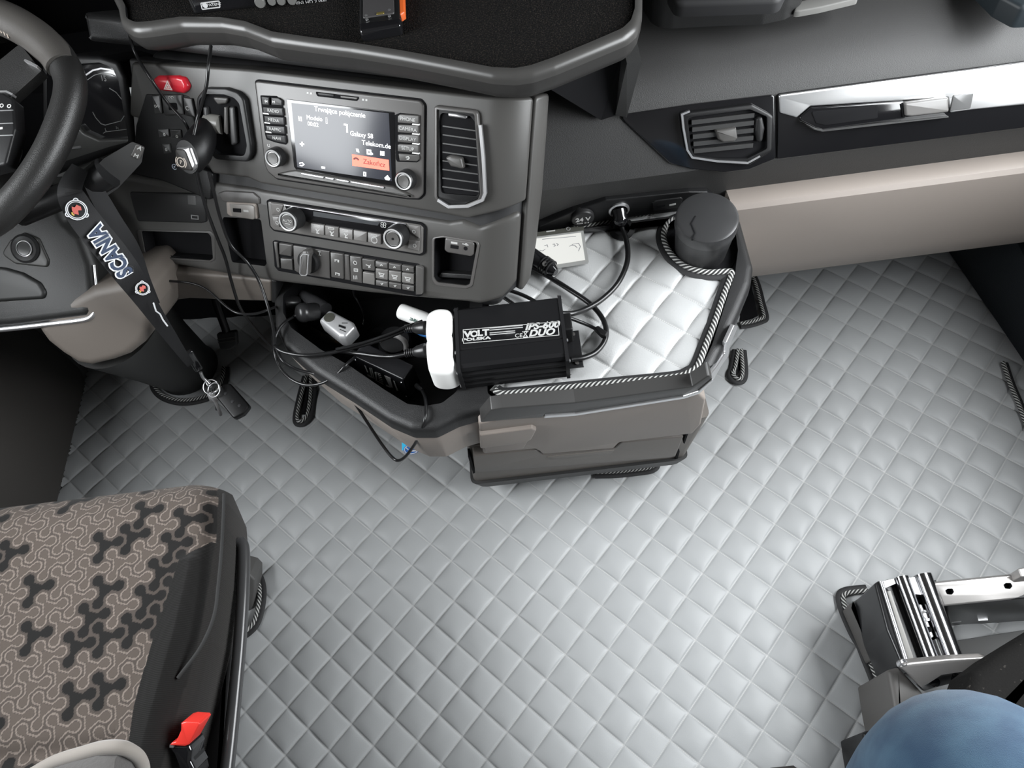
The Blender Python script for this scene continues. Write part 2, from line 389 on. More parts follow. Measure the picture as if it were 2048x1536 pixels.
# ------------------------------------------------------------------ quilted floor covering
LO = np.array([-0.3685, 0.4756]); L1 = np.array([0.0392, -0.0386]); L2 = np.array([0.0379, 0.0386])
def quilt(name, O, A, B, bounds, z0, amp, sub, mat, par, poly=None, seed=3):
    """pillowed quilting on the lattice O + i*A + j*B, clipped to bounds / polygon"""
    x0, y0, x1, y1 = bounds
    Minv = np.linalg.inv(np.c_[A, B]); cs = np.array([[x0, y0], [x1, y0], [x1, y1], [x0, y1]]) - O
    ij = cs @ Minv.T; i0, j0 = np.floor(ij.min(0)).astype(int); i1, j1 = np.ceil(ij.max(0)).astype(int)
    # keep the seams sharp: parameters bunch up towards the seams
    base = np.array([0, .035, .09, .18, .32, .5, .68, .82, .91, .965]) if sub >= 10 else np.linspace(0, 1, sub, endpoint=False)
    a = np.concatenate([i + base for i in range(i0, i1)] + [[i1]]); b = np.concatenate([j + base for j in range(j0, j1)] + [[j1]])
    AA, BB = np.meshgrid(a, b, indexing='ij')
    P = O + AA[..., None] * A + BB[..., None] * B
    fa = np.abs(np.sin(np.pi * AA)); fb = np.abs(np.sin(np.pi * BB))
    rng = np.random.default_rng(seed); 
    ci = np.clip(np.floor(AA).astype(int) - i0, 0, i1 - i0); cj = np.clip(np.floor(BB).astype(int) - j0, 0, j1 - j0)
    hh = 1 + .10 * rng.normal(size=(i1 - i0 + 1, j1 - j0 + 1)); tx = .10 * rng.normal(size=hh.shape); ty = .10 * rng.normal(size=hh.shape)
    la = AA - np.floor(AA) - .5; lb = BB - np.floor(BB) - .5
    pil = (fa ** .42) * (fb ** .42)
    z = z0 + amp * pil * (hh[ci, cj] + tx[ci, cj] * la * 2 + ty[ci, cj] * lb * 2)
    z += amp * .07 * np.sin(P[..., 0] * 210 + 3 * np.sin(P[..., 1] * 60)) * pil
    n, m = AA.shape
    V = np.stack([P[..., 0], P[..., 1], z], -1).reshape(-1, 3)
    k = np.arange(n * m).reshape(n, m)
    F = np.stack([k[:-1, :-1], k[1:, :-1], k[1:, 1:], k[:-1, 1:]], -1).reshape(-1, 4)
    c = V[F].mean(1); keep = (c[:, 0] > x0) & (c[:, 0] < x1) & (c[:, 1] > y0) & (c[:, 1] < y1)
    if poly is not None:
        pl = np.array(poly); ins = np.zeros(len(c), bool); q = len(pl)
        for t in range(q):
            ax, ay = pl[t]; bx, by = pl[t - 1]
            cond = ((ay > c[:, 1]) != (by > c[:, 1])) & (c[:, 0] < (bx - ax) * (c[:, 1] - ay) / (by - ay + 1e-12) + ax); ins ^= cond
        keep &= ins
    F = F[keep]; used = np.unique(F); mp_ = -np.ones(len(V), int); mp_[used] = np.arange(len(used)); F = mp_[F]; UV = np.stack([AA, BB], -1).reshape(-1, 2)[used]; V = V[used]
    cen = (V.max(0) + V.min(0)) / 2; V = V - cen
    me = bpy.data.meshes.new(name); me.vertices.add(len(V)); me.vertices.foreach_set('co', V.ravel()); me.loops.add(F.size); me.loops.foreach_set('vertex_index', F.ravel())
    me.polygons.add(len(F)); me.polygons.foreach_set('loop_start', np.arange(0, F.size, 4)); me.polygons.foreach_set('loop_total', np.full(len(F), 4)); me.update(calc_edges=True)
    ul = me.uv_layers.new(name='uv'); ul.data.foreach_set('uv', UV[F.ravel()].ravel())
    me.polygons.foreach_set('use_smooth', np.ones(len(F), bool)); me.materials.append(mat)
    o = bpy.data.objects.new(name, me); COL.objects.link(o); attach(o, par, Vector(cen)); return o
fm = thing('floor_mat', 'light grey diamond-quilted mat covering the whole cab floor', 'floor mat', (0, .4, 0))
def in_hole(p): return p
quilt('quilted_panel', LO, L1, L2, (-1.044, -.35, 1.03, 1.45), -.004, .0060, 10, floor_mat_m, fm)
def binding(par, pts, z=.006, closed=False, r=.0042, side=1, tape=True, name='edge_binding', dz=.004):
    """striped cord with a black tape along one side, on pixel points dropped to height z"""
    p3 = [G(a, b, z) if len((a, b)) == 2 else None for a, b in pts]
    sp = spline(p3, 6, closed)
    if tape:
        n = len(sp); q = []
        for i in range(n):
            t = (sp[(i + 1) % n] - sp[i - 1]) if closed else (sp[min(i + 1, n - 1)] - sp[max(i - 1, 0)])
            t.normalize(); q.append(sp[i] + Vector((-t.y, t.x, 0)) * (.006 * side) + Vector((0, 0, -.002)))
        o = tube(name, q, .0062, tape_m, par, 8, closed=closed, flat_=.55, upv=(0, 0, 1), raw=True)
        c = tube('striped_cord', [v + Vector((0, 0, dz * .5)) for v in sp], r, cord_m, o, 10, closed=closed, raw=True)
    else: o = tube('striped_cord', sp, r, cord_m, par, 10, closed=closed, raw=True)
    return o
binding(fm, [(306, 758), (312, 776), (328, 791), (356, 800), (390, 799), (420, 789), (440, 770), (447, 750), (448, 735)], side=-1)
binding(fm, [(614, 752), (604, 790), (596, 828), (597, 842), (606, 842), (616, 828), (622, 790), (622, 752)], side=-1)
binding(fm, [(1500, 545), (1511, 570), (1520, 605), (1527, 632), (1522, 638), (1500, 645), (1480, 648)], side=1)
binding(fm, [(1476, 700), (1470, 735), (1465, 748), (1473, 758), (1482, 757), (1485, 740), (1482, 700)], side=-1)
binding(fm, [(1190, 945), (1230, 944), (1270, 940), (1298, 936), (1308, 930), (1300, 926), (1240, 930)], side=-1)
binding(fm, [(486, 1137), (505, 1146), (517, 1165), (520, 1190), (516, 1220), (508, 1245), (497, 1258), (486, 1266)], side=1)
binding(fm, [(1735, 1182), (1712, 1184), (1694, 1187), (1686, 1194), (1690, 1215), (1702, 1245), (1714, 1270), (1726, 1290), (1738, 1320), (1752, 1355), (1766, 1395), (1782, 1440), (1795, 1480), (1805, 1530)], side=-1)
binding(fm, [(2005, 725), (2020, 770), (2035, 805), (2050, 845), (2065, 880)], side=1)
# black openings inside the bound slits (dark floor showing through)
def slit(pts, z=.0035): 
    q = [tuple(G(a, b, z))[:2] for a, b in pts]; panel('slit_opening', flat(0), q, -.004, z, deep_m, fm, 0)
slit([(612, 752), (607, 790), (603, 828), (610, 828), (615, 790), (618, 752)])
slit([(1478, 700), (1474, 735), (1474, 750), (1480, 738), (1481, 700)])
slit([(1498, 548), (1516, 630), (1480, 643)])
# ------------------------------------------------------------------ storage console with drawers
RZ = .475
con = thing('storage_console', 'grey-beige storage console with black grained rim and two front drawers', 'storage console', (.03, .7, 0))
rim_px = [(560, 560), (545, 600), (548, 650), (566, 690), (625, 741), (700, 788), (775, 838), (822, 858), (868, 858), (912, 836), (960, 822), (1100, 806), (1250, 790), (1370, 768), (1408, 756), (1428, 732), (1452, 680), (1480, 620), (1503, 565), (1508, 530), (1494, 480), (1480, 430), (1466, 402), (1440, 392)]
rim_w = [tuple(G(a, b, RZ))[:2] for a, b in rim_px]
rim_w += [(.325, .846), (-.36, .846)]
rim_w = ccw(rp(rim_w, .02, 3))
bin_px = [(566, 590), (566, 625), (582, 655), (640, 698), (700, 732), (770, 780), (815, 808), (848, 812), (884, 806), (912, 784), (926, 752), (932, 700), (940, 600)]
bin_w = [tuple(G(a, b, RZ))[:2] for a, b in bin_px] + [(-.10, .83), (-.35, .83)]
bin_w = rp(bin_w, .012, 3)
tray_px = [(975, 788), (1000, 800), (1352, 765), (1397, 747), (1424, 690), (1470, 548), (1476, 500), (1468, 440), (1440, 410)]
tray_w = [tuple(G(a, b, RZ))[:2] for a, b in tray_px] + [(.30, .838), (-.075, .838)]
tray_w = rp(tray_w, .012, 3)
panel('rim', flat(0), rim_w, RZ - .028, RZ, rim_m, con, .012, 4, holes=[(bin_w, .027, 0), (tray_w, .014)], hmat=deep_m)
# bin liner
def ringz(p, z, d=0): return [Vector((a, b, z)) for a, b in (inset(ccw(p), d) if d else ccw(p))]
bo = ccw(bin_w)
def bowl(name, pts, z0, z1, d, mat, par):
    R = [ringz(pts, z0), ringz(pts, z1 + .008, d * .7), ringz(pts, z1, d)]
    n = len(R[0]); V = [v for r in R for v in r]; F = []
    for i in range(2):
        for k in range(n): F.append((i * n + k, i * n + (k + 1) % n, (i + 1) * n + (k + 1) % n, (i + 1) * n + k))
    F.append(tuple(range(2 * n, 3 * n)))
    return finish(name, V, F, mat, par)
bowl('bin_liner', bo, RZ - .026, RZ - .095, .006, M('black_bin_plastic', (.007, .007, .0075), .42, bump=(500, .25, .001), spec=.3), con)
# beige upper body
def taper(z):
    t = (RZ - .026 - z) / .09
    return t
fx = lambda d, s=1.0: ccw([(a, b) for a, b in inset(rim_w, d)])
rings = [ringz(fx(.003), RZ - .024), ringz(fx(.001), RZ - .034), ringz(fx(.006), RZ - .075), ringz(fx(.013), RZ - .118), ringz(fx(.024), RZ - .127)]
loft('side_body', rings, beige_m, con, cap0=False, sharp=40)
# front block that carries the drawers; leans in towards the floor
FR = Frame((0, .517, RZ), (1, 0, 0), (0, -.078, .415)); FR = Frame((0, .517, RZ), (1, 0, 0), (0, -.19, 1))
def blk(z, x0, x1, y0, y1, r): return [Vector((a, b, z)) for a, b in rp([(x0, y0), (x1, y0), (x1, y1), (x0, y1)], r, 4)]
yf = lambda z: .517 + (RZ - z) * .19
loft('front_block', [blk(.446, -.082, .234, yf(.446) - .002, .80, .035), blk(.36, -.082, .238, yf(.36) - .002, .80, .035), blk(.27, -.085, .236, yf(.27) - .002, .80, .03), blk(.255, -.10, .236, yf(.255) + .008, .80, .02)], beige_m, con)
lower = loft('lower_block', [blk(.30, -.135, .262, yf(.30) + .012, .78, .012), blk(.10, -.150, .248, yf(.10), .78, .012)], beige2_m, con)
loft('plinth', [blk(.10, -.155, .252, yf(.10) - .006, .78, .015), blk(.062, -.148, .246, yf(.062) - .004, .78, .02), blk(.054, -.14, .238, yf(.062) + .01, .77, .02)], M('dark_grey_plinth', (.03, .03, .03), .5, bump=(1200, .2, .0006)), con)
loft('pedestal', [blk(.06, -.12, .20, .66, .78, .01), blk(.003, -.12, .20, .66, .78, .01)], deep_m, con)
# drawers on the leaning front plane
def fh(*p, n=.006): return FR.hits(p, n)
dk_grey = M('dark_grey_drawer_top', (.042, .041, .040), .4, bump=(1500, .12, .0005))
o = panel('drawer', FR, rp(fh((957, 848), (1010, 838), (1090, 828), (1150, 823), (1368, 790), (1395, 782), (1412, 800), (1402, 850), (1385, 868), (1240, 885), (1228, 897), (1085, 909), (1072, 898), (966, 908)), .006), -.012, .006, beige_m, con, .004)
o['label'] = 'upper taupe drawer front'
panel('drawer_rail', FR, rp(fh((960, 843), (982, 818), (1005, 814), (1150, 803), (1385, 771), (1418, 748), (1424, 754), (1396, 778), (1368, 788), (1150, 823), (1092, 825), (1083, 833), (1010, 838)), .003), -.012, .0078, dk_grey, o, .002)
sb = panel('scuff_strip', FR, rp(fh((1090, 827), (1150, 823), (1366, 789), (1396, 779), (1424, 755), (1426, 758), (1398, 783), (1368, 793), (1150, 827.5), (1087, 832)), .001), .004, .0095, MATS['satin_chrome'], o, .001)
hd = panel('handle', FR, rp(fh((958, 863), (1064, 849), (1072, 853), (1062, 872), (1050, 878), (960, 890)), .003), .0, .0125, beige_m, o, .003)
panel('finger_recess', FR, rp(fh((966, 886), (1050, 877), (1056, 881), (1046, 897), (970, 904)), .004), .0, .0075, M('taupe_recess', (.24, .21, .19), .5), o, .002)
l2 = panel('drawer', FR, rp(fh((946, 915), (1072, 902), (1086, 913), (1230, 899), (1243, 888), (1368, 876), (1352, 915), (1340, 918), (962, 947), (950, 945)), .004), -.02, .004, beige2_m, con, .003)
l2['label'] = 'lower brown-grey drawer front'
panel('finger_recess', FR, rp(fh((1090, 915), (1230, 901), (1222, 908), (1205, 911), (1110, 920)), .004), .0, .0055, M('shadow_taupe', (.16, .145, .13), .5), l2, .001)
# chrome side strip and right cheek
_A, _B = G(1428, 732, RZ), G(1503, 565, RZ)
SRf = Frame((_A.x, _A.y, .44), (_B.x - _A.x, _B.y - _A.y, 0), (0, 0, 1))
def sr(*p, n=.003): return SRf.hits(p, n)
panel('side_trim_strip', SRf, rp(sr((1424, 762), (1440, 735), (1456, 712), (1459, 690), (1475, 652), (1468, 650), (1452, 685), (1450, 706), (1434, 731), (1414, 757)), .002), -.002, .004, chrome_m, con, .0015)
# vertical gap lines by the drawers
for q in ([(936, 912), (941, 912), (950, 944), (946, 946)], [(1366, 884), (1372, 866), (1376, 866), (1369, 886)], [(1350, 918), (1355, 902), (1359, 902), (1354, 920)]):
    panel('shut_line', FR, fh(*q, n=.001), -.012, .0025, deep_m, con, 0)
# quilted mat in the console tray
cm = thing('console_mat', 'small grey quilted mat with striped cord edge lying in the console tray', 'mat', (.15, .68, .461))
c0 = np.array(G(1282, 550.6, .462))[:2]; ca = (np.array(G(1369.5, 665, .462))[:2] - np.array(G(1242, 599, .462))[:2]) / 2; cb = (np.array(G(1282, 550.6, .462))[:2] - np.array(G(1242, 599, .462))[:2])
mat_px = [(985, 783), (1000, 789), (1350, 755), (1388, 740), (1412, 690), (1452, 568), (1462, 545), (1410, 546), (1372, 537), (1342, 513), (1326, 478), (1330, 450), (1352, 436), (1402, 425), (1428, 410), (1418, 404), (1250, 436), (1080, 470)]
mat_w = [tuple(G(a, b, .462))[:2] for a, b in mat_px] + [(-.06, .80)]
xs = [p[0] for p in mat_w]; ys = [p[1] for p in mat_w]
quilt('quilted_panel', c0, ca, cb, (min(xs), min(ys), max(xs), max(ys)), .4615, .0075, 10, console_mat_m, cm, poly=mat_w, seed=5)
panel('backing', flat(0), mat_w, .4595, .4612, tape_m, cm, 0)
binding(cm, [(1080, 470), (1170, 452), (1250, 436), (1330, 420), (1418, 405), (1430, 404)], z=.467, side=1, r=.0036, tape=False)
binding(cm, [(1432, 412), (1400, 426), (1355, 437), (1333, 452), (1328, 480), (1344, 512), (1374, 536), (1410, 546), (1450, 545), (1463, 546), (1460, 560), (1448, 592), (1430, 645), (1412, 692), (1396, 732), (1380, 745), (1350, 755), (1240, 766), (1120, 778), (1030, 787), (1003, 788), (990, 782)], z=.470, side=-1, r=.0046)
# ------------------------------------------------------------------ passenger dashboard
dash = thing('dashboard', 'dark grained passenger-side dashboard with black trim band, vent and glove tray', 'dashboard', (.5, .86, .5))
def extr(name, prof, x0, x1, mat, par, cap=True):
    R = [[Vector((x, y, z)) for y, z in prof] for x in np.linspace(x0, x1, 9)]
    return loft(name, R, mat, par, cap, cap, sharp=25)
prof = [(.86, .44), (.853, .50), (.846, .53), (.832, .575), (.834, .58), (.866, .650), (.870, .658), (.878, .670), (.892, .684), (.915, .700), (.96, .714), (1.05, .730), (1.2, .74), (1.45, .74), (1.58, .735), (1.58, .30), (1.0, .30), (.93, .40)]
extr('dash_pad', prof, -.12, 1.03, dash_m, dash)
kprof = [(.852, .503), (.83, .505), (.820, .502), (.815, .495), (.815, .47), (.822, .40), (.838, .32), (.856, .265), (.866, .252), (.88, .248), (.93, .25), (.93, .49)]
extr('knee_panel', kprof, .325, 1.03, beige_m, dash)['label'] = 'taupe knee panel below the black dash'
DT = Frame((0, .831, .5775), (1, 0, 0), (0, .034, .072))
def dt(*p, n=.003): return DT.hits(p, n)
Z6 = zz(1040, 0, 2.0317)
trim = panel('trim_panel', DT, rp(dt(*Z6((400, 470), (700, 425), (1035, 385), (1040, 645), (930, 690), (840, 700), (700, 688), (610, 665), (560, 620))), .006), -.004, .003, gloss_m, dash, .0015)
trim2 = panel('trim_panel', DT, rp(dt(*Z6((1048, 383), (1500, 322), (2048, 250), (2130, 240), (2130, 508), (2048, 520), (1500, 590), (1046, 648))), .004), -.004, .003, gloss_m, dash, .0015)
# silver strip with glove tray
panel('silver_trim', DT, rp(dt(*Z6((1052, 386), (1500, 326), (2048, 255), (2130, 244), (2130, 415), (2048, 426), (1840, 446), (1750, 458), (1740, 395), (1600, 405), (1180, 432), (1125, 478), (1056, 458)), n=.006), .003), .0, .006, silver_m, dash, .0015)
tr = panel('glove_tray', DT, rp(dt(*Z6((1128, 482), (1182, 436), (1560, 410), (1570, 480), (1230, 528), (1200, 520)), n=.006), .004), .0, .0075, gloss_m, dash, .002)
panel('tray_lip', DT, rp(dt(*Z6((1118, 482), (1200, 520), (1230, 527), (1740, 470), (1742, 478), (1228, 536), (1195, 528)), n=.009), .002), .0, .011, M('dark_satin_lip', (.05, .05, .05), .25), tr, .002)
panel('tray_floor', DT, rp(dt(*Z6((1180, 452), (1450, 428), (1452, 480), (1240, 508), (1200, 500)), n=.006), .003), .004, .0085, deep_m, tr, .001)
lt = panel('latch', DT, rp(dt(*Z6((1560, 418), (1740, 395), (1742, 455), (1590, 472), (1565, 470)), n=.012), .003), .004, .014, M('grey_latch', (.16, .155, .15), .3), dash, .003)
panel('latch_notch', DT, dt(*Z6((1548, 424), (1566, 420), (1572, 474), (1556, 476)), n=.01), .004, .010, deep_m, lt, .001)
panel('dark_window', DT, rp(dt(*Z6((1762, 388), (1845, 378), (1832, 442), (1748, 452)), n=.008), .002), .004, .0075, M('grey_window', (.12, .12, .12), .2), dash, .001)
# vent
vt_out = rp(dt(*Z6((655, 462), (690, 452), (940, 420), (1005, 455), (1025, 470), (1020, 610), (930, 668), (800, 660), (690, 645), (672, 600)), n=.006), .006)
vt_in = rp(dt(*Z6((678, 478), (700, 470), (930, 440), (1000, 470), (1000, 600), (920, 640), (800, 640), (705, 628), (690, 590)), n=.006), .005)
vent = panel('air_vent', DT, vt_out, .0, .0115, dark_m, dash, .003, holes=[(vt_in, .008)], hmat=deep_m)
vent['label'] = 'passenger air vent with chrome-edged frame'
cb_ = Bag(); cb_.poly(DT, dt(*Z6((690, 452), (658, 465), (664, 520), (680, 610), (700, 640), (800, 655), (925, 662), (975, 634)), n=.012), .0028, .008, .0128); cb_.build('chrome_edge', chrome_m, vent)
for k in range(5):
    t = k / 4
    a = dt(*Z6((692 + 10 * t, 492 + 116 * t), (945 - 5 * t, 462 + 122 * t)), n=.0)
    bb = Bag(); bb.line(DT, a[0], a[1], .0062, .0036, .0085); q = bb.build('slat', M('vent_slat', (.035, .035, .035), .35) if 'vent_slat' not in MATS else MATS['vent_slat'], vent)
panel('slider_tab', DT, rp(dt(*Z6((795, 530), (878, 517), (884, 560), (870, 575), (825, 578), (806, 566)), n=.013), .002), .003, .015, key2_m, vent, .003)
panel('thumb_wheel', DT, rp(dt(*Z6((960, 478), (985, 474), (995, 520), (985, 575), (965, 580), (955, 530)), n=.010), .004), .003, .0118, key_m, vent, .004)
# socket strip above the console tray
SK = Frame((0, .848, .47), (1, 0, 0), (0, -.005, .05))
def sk(*p, n=.004): return SK.hits(p, n)
Z5 = zz(1040, 340, 3.49)
ss = panel('socket_panel', SK, rp(sk(*Z5((120, 400), (370, 290), (560, 225), (600, 212), (1180, 155), (1310, 155), (1365, 210), (1360, 250), (1290, 268), (700, 340), (160, 425))), .005), -.01, .004, dark_m, dash, .002)
c24 = sk(*Z5((437, 335)), n=.008)[0]
cp = panel('socket_cap', SK, circ(c24[0], c24[1], .0185), .0, .012, key_m, ss, .003)
b = Bag(); b.text('24 V', SK, c24[0], c24[1] + .001, .0122, .0125, bold=.0003); b.text('MAX 10 A', SK, c24[0], c24[1] - .008, .0122, .0045); b.build('lettering', white_m, cp)
c12 = sk(*Z5((690, 275)), n=.004)[0]
lathe('socket_ring', SK.P(c12[0], c12[1], .002), SK.N, [(.0165, 0), (.0165, .005), (.0135, .006), (.0125, .002)], chrome_m, ss)
uq = panel('usb_socket', SK, rp(sk(*Z5((920, 225), (945, 210), (1125, 188), (1135, 200), (1115, 255), (930, 285))), .003), .0, .006, key_m, ss, .0015)
panel('usb_slot', SK, rp(sk(*Z5((960, 250), (1015, 240), (1012, 252), (962, 264)), n=.006), .001), .004, .0065, deep_m, uq, 0)
b = Bag(); q = sk(*Z5((1042, 245), (1088, 236)), n=.006); b.line(SK, q[0], q[1], .0035, .005, .0066); b.build('usb_symbol', white_m, uq)
# ------------------------------------------------------------------ driver's angled control panel
_a, _t = math.radians(-22), math.radians(30)
POD = Frame(tuple(G(740, 585, .53)), (math.cos(_a), math.sin(_a), 0), (-math.sin(_a) * math.sin(_t), math.cos(_a) * math.sin(_t), math.cos(_t)))
def pd(*p, n=0.0): return POD.hits(p, n)
Z1 = zz(0, 0, 3.657); Z2 = zz(500, 120, 3.3032); Z3 = zz(0, 380, 3.2); ZC = zz(530, 390, 6.206); ZR = zz(700, 180, 6.982); ZL = zz(500, 160, 9.309); ZH = zz(280, 130, 6.679)
U0, BR = .172, .06
A55 = U0 + BR * math.radians(54); A88 = U0 + BR * math.radians(88); A57 = U0 + BR * math.radians(56.5)
pod = thing('driver_dashboard', 'angled grey driver-side dashboard with upright air vent, red hazard button and storage pockets', 'dashboard', tuple(POD.P(-.05, .0, -.05)))
dkp = M('dark_panel_back', (.02, .02, .021), .5)
pk1 = rp(pd(*Z3((1425, 175), (1665, 190), (1702, 475), (1690, 490), (1480, 465), (1420, 200))), .004)
pk2 = rp(pd(*Z2((1215, 1178), (1280, 1172), (1492, 1205), (1500, 1225), (1452, 1482), (1425, 1492), (1235, 1470), (1212, 1440))), .006)
pk3 = rp(pd(*Z3((900, 262), (1330, 275), (1350, 300), (1362, 440), (1340, 452), (930, 425))), .005)
box('panel_core', POD, -.36, -.005, U0 + .02, .295, -.22, -.03, dkp, pod, .02, .02)
panel('panel_back', POD, rp([(-.47, -.014), (-.15, -.006), (0, .004), (.12, .012), (.20, .022), (A88 - .004, .05), (A88 + .004, .13), (A88 - .002, .29), (-.37, .285), (-.37, .105), (-.47, .105)], .006), -.04, -.007, dkp, pod, .004, bend=(U0, BR, A88), holes=[(inset(ccw(pk1), -.001), .0205), (inset(ccw(pk2), -.001), .0205), (inset(ccw(pk3), -.001), .0205)], hmat=deep_m)
up = pd((266, 124), (500, 138), (954, 191)) + [(A55, .298), (A55, .168), (.165, .1445), (.150, .1385)] + pd((897, 428), (524, 366), (500, 355), (428, 346), (400, 300), (395, 250), (300, 240), (262, 232))
vo = rp(pd(*Z2((1225, 305), (1245, 296), (1495, 326), (1515, 350), (1552, 880), (1532, 930), (1437, 968), (1312, 972), (1224, 912)), n=.004), .008)
vi = rp(pd(*Z2((1262, 400), (1275, 340), (1470, 362), (1500, 400), (1525, 870), (1510, 890), (1275, 870)), n=.0), .006)
panel('upper_fascia', POD, rp(up, .006), -.03, .004, pod_m, pod, .004, bend=(U0, BR, A55))
lo_ = pd((200, 345), (428, 366), (505, 377), (524, 382), (897, 444), (924, 440)) + [(.165, .128), (A55, .155), (A55, .05), (.205, .026), (.17, .014)] + pd((935, 606), (740, 588), (560, 566), (450, 549), (362, 533), (200, 508))
lf = panel('lower_fascia', POD, rp(lo_, [.01] * 9 + [.02, .03, .03] + [.015] * 6), -.03, -.002, pod_m, pod, .006, bend=(U0, BR, A55), holes=[(pk1, .024), (pk2, .024), (pk3, .024)], hmat=deep_m)
panel('side_cheek', POD, rp([(A57, .03), (A88 - .012, .05), (A88 - .002, .10), (A88 + .006, .17), (A88 + .002, .26), (A88, .30), (A57, .298)], .008), -.03, .002, pod_m, pod, .004, bend=(U0, BR, A88 + .006))
# black grained hood strip over the panel
panel('hood_strip', POD, rp([(-.42, .303), (.05, .305), (A55, .306), (A88 + .004, .307), (A88 + .004, .335), (-.42, .34)], .004), -.10, .008, rim_m, pod, .01, 4, bend=(U0, BR, A88 + .004))
# pocket frames
def frame_ring(name, out, inn, n0, n1, mat, par, bev=.0015): 
    return panel(name, POD, out, n0, n1, mat, par, bev, holes=[(inn, n1 - n0, 0)])
frame_ring('pocket_frame', rp(pd(*Z2((1198, 1172), (1280, 1160), (1502, 1198), (1516, 1225), (1466, 1500), (1425, 1512), (1225, 1492), (1200, 1450))), .008), pk2, -.004, .0, bezel_m, lf)
pf = panel('pocket_floor', POD, rp(pd(*Z2((1222, 1455), (1440, 1468), (1455, 1440), (1240, 1425))), .002), -.026, -.012, rim_m, lf, .001)
ub = panel('usb_aux_socket', POD, rp(pd(*Z2((1288, 1178), (1300, 1172), (1470, 1200), (1482, 1215), (1478, 1285), (1460, 1298), (1305, 1272), (1284, 1255))), .004), -.03, .001, bezel_m, pod, .0025)
b = Bag(); b.prism(POD, pd(*Z2((1328, 1218), (1380, 1226), (1378, 1248), (1326, 1240))), .0005, .0016); q = pd(*Z2((1426, 1243)))[0]; b.prism(POD, circ(q[0], q[1], .0028, 14), .0005, .0016); b.build('jack_hole', deep_m, ub)
b = Bag(); q = pd(*Z2((1330, 1203), (1372, 1210), (1405, 1212), (1445, 1222))); b.line(POD, q[0], q[1], .0028, .0008, .0014); b.line(POD, q[2], q[3], .0012, .0008, .0014); b.ring(POD, *pd(*Z2((1430, 1216)))[0], .0014, .0008, .0008, .0014, n=10); b.build('socket_symbol', white_m, ub)
uc = panel('usb_charge_socket', POD, rp(pd(*Z3((1450, 75), (1640, 85), (1655, 185), (1480, 168), (1455, 150))), .003), -.02, .002, beige_m, pod, .002)
panel('usb_plate', POD, rp(pd(*Z3((1472, 84), (1620, 92), (1638, 105), (1640, 180), (1625, 186), (1490, 165))), .003), .001, .0035, M('warm_grey_plate', (.22, .205, .19), .35), uc, .0015)
panel('usb_slot', POD, rp(pd(*Z3((1500, 112), (1552, 115), (1553, 140), (1502, 136))), .0008), .002, .004, deep_m, uc, 0)
b = Bag(); q = pd(*Z3((1568, 128), (1600, 131))); b.line(POD, q[0], q[1], .003, .0035, .004); b.build('usb_symbol', white_m, uc)
panel('pocket_lid', POD, rp(pd(*Z3((1390, 20), (1440, 5), (1620, 15), (1660, 50), (1665, 92), (1640, 88), (1430, 75))), .003), -.008, .001, bezel_m, lf, .002)
# label panel and slot over the coin bin
lp = panel('blank_panel', POD, rp(pd(*Z3((828, 12), (1290, 22), (1318, 60), (1322, 205), (1290, 212), (880, 200))), .004), -.006, .001, key_m, pod, .002)
panel('small_display', POD, pd(*Z3((1205, 30), (1255, 35), (1258, 95), (1208, 90))), .0, .002, M('grey_lens', (.14, .14, .14), .2), lp, .0005)
b = Bag(); q = pd(*Z3((1228, 160), (1270, 164), (1272, 186), (1230, 182))); b.poly(POD, q, .0012, .0, .0016, True); b.build('panel_symbol', M('dim_print', (.25, .25, .25), .5), lp)
frame_ring('pocket_frame', rp(pd(*Z3((870, 255), (1345, 262), (1372, 290), (1375, 450), (1345, 465), (905, 438))), .006), pk3, -.004, -.0005, key2_m, lf)
# ------------------------------------------------------------------ upright air vent in the panel
vf = panel('air_vent', POD, vo, -.01, .0105, bezel_m, pod, .003, holes=[(inset(ccw(vo), .0042), .0035, 0)])
panel('vent_well', POD, inset(ccw(vo), .0044), .0, .0078, dark_m, vf, .001, holes=[(vi, .003)], hmat=deep_m)
b = Bag(); b.poly(POD, pd(*Z2((1520, 430), (1540, 640), (1553, 880), (1536, 925), (1440, 965), (1312, 970), (1240, 925)), n=.011), .0040, .008, .0118); b.build('chrome_edge', chrome_m, vf)
for k in range(8):
    y = 432 + k * 57
    q = pd(*Z2((1282 - k * .3, y), (1512 + k * 2, y + 33)), n=.002)
    b = Bag(); b.line(POD, q[0], q[1], .0016, .0048, .0068); sl = b.build('slat', M('slat_edge', (.10, .10, .10), .25) if k == 0 else MATS['slat_edge'], vf)
panel('slider_tab', POD, rp(pd(*Z2((1292, 640), (1330, 628), (1400, 645), (1418, 720), (1330, 700)), n=.010), .003), .005, .0135, key2_m, vf, .003)
panel('slider_tab', POD, rp(pd(*Z2((1312, 345), (1370, 352), (1440, 372), (1428, 388), (1312, 372)), n=.009), .002), .005, .0115, chrome_m, vf, .002)
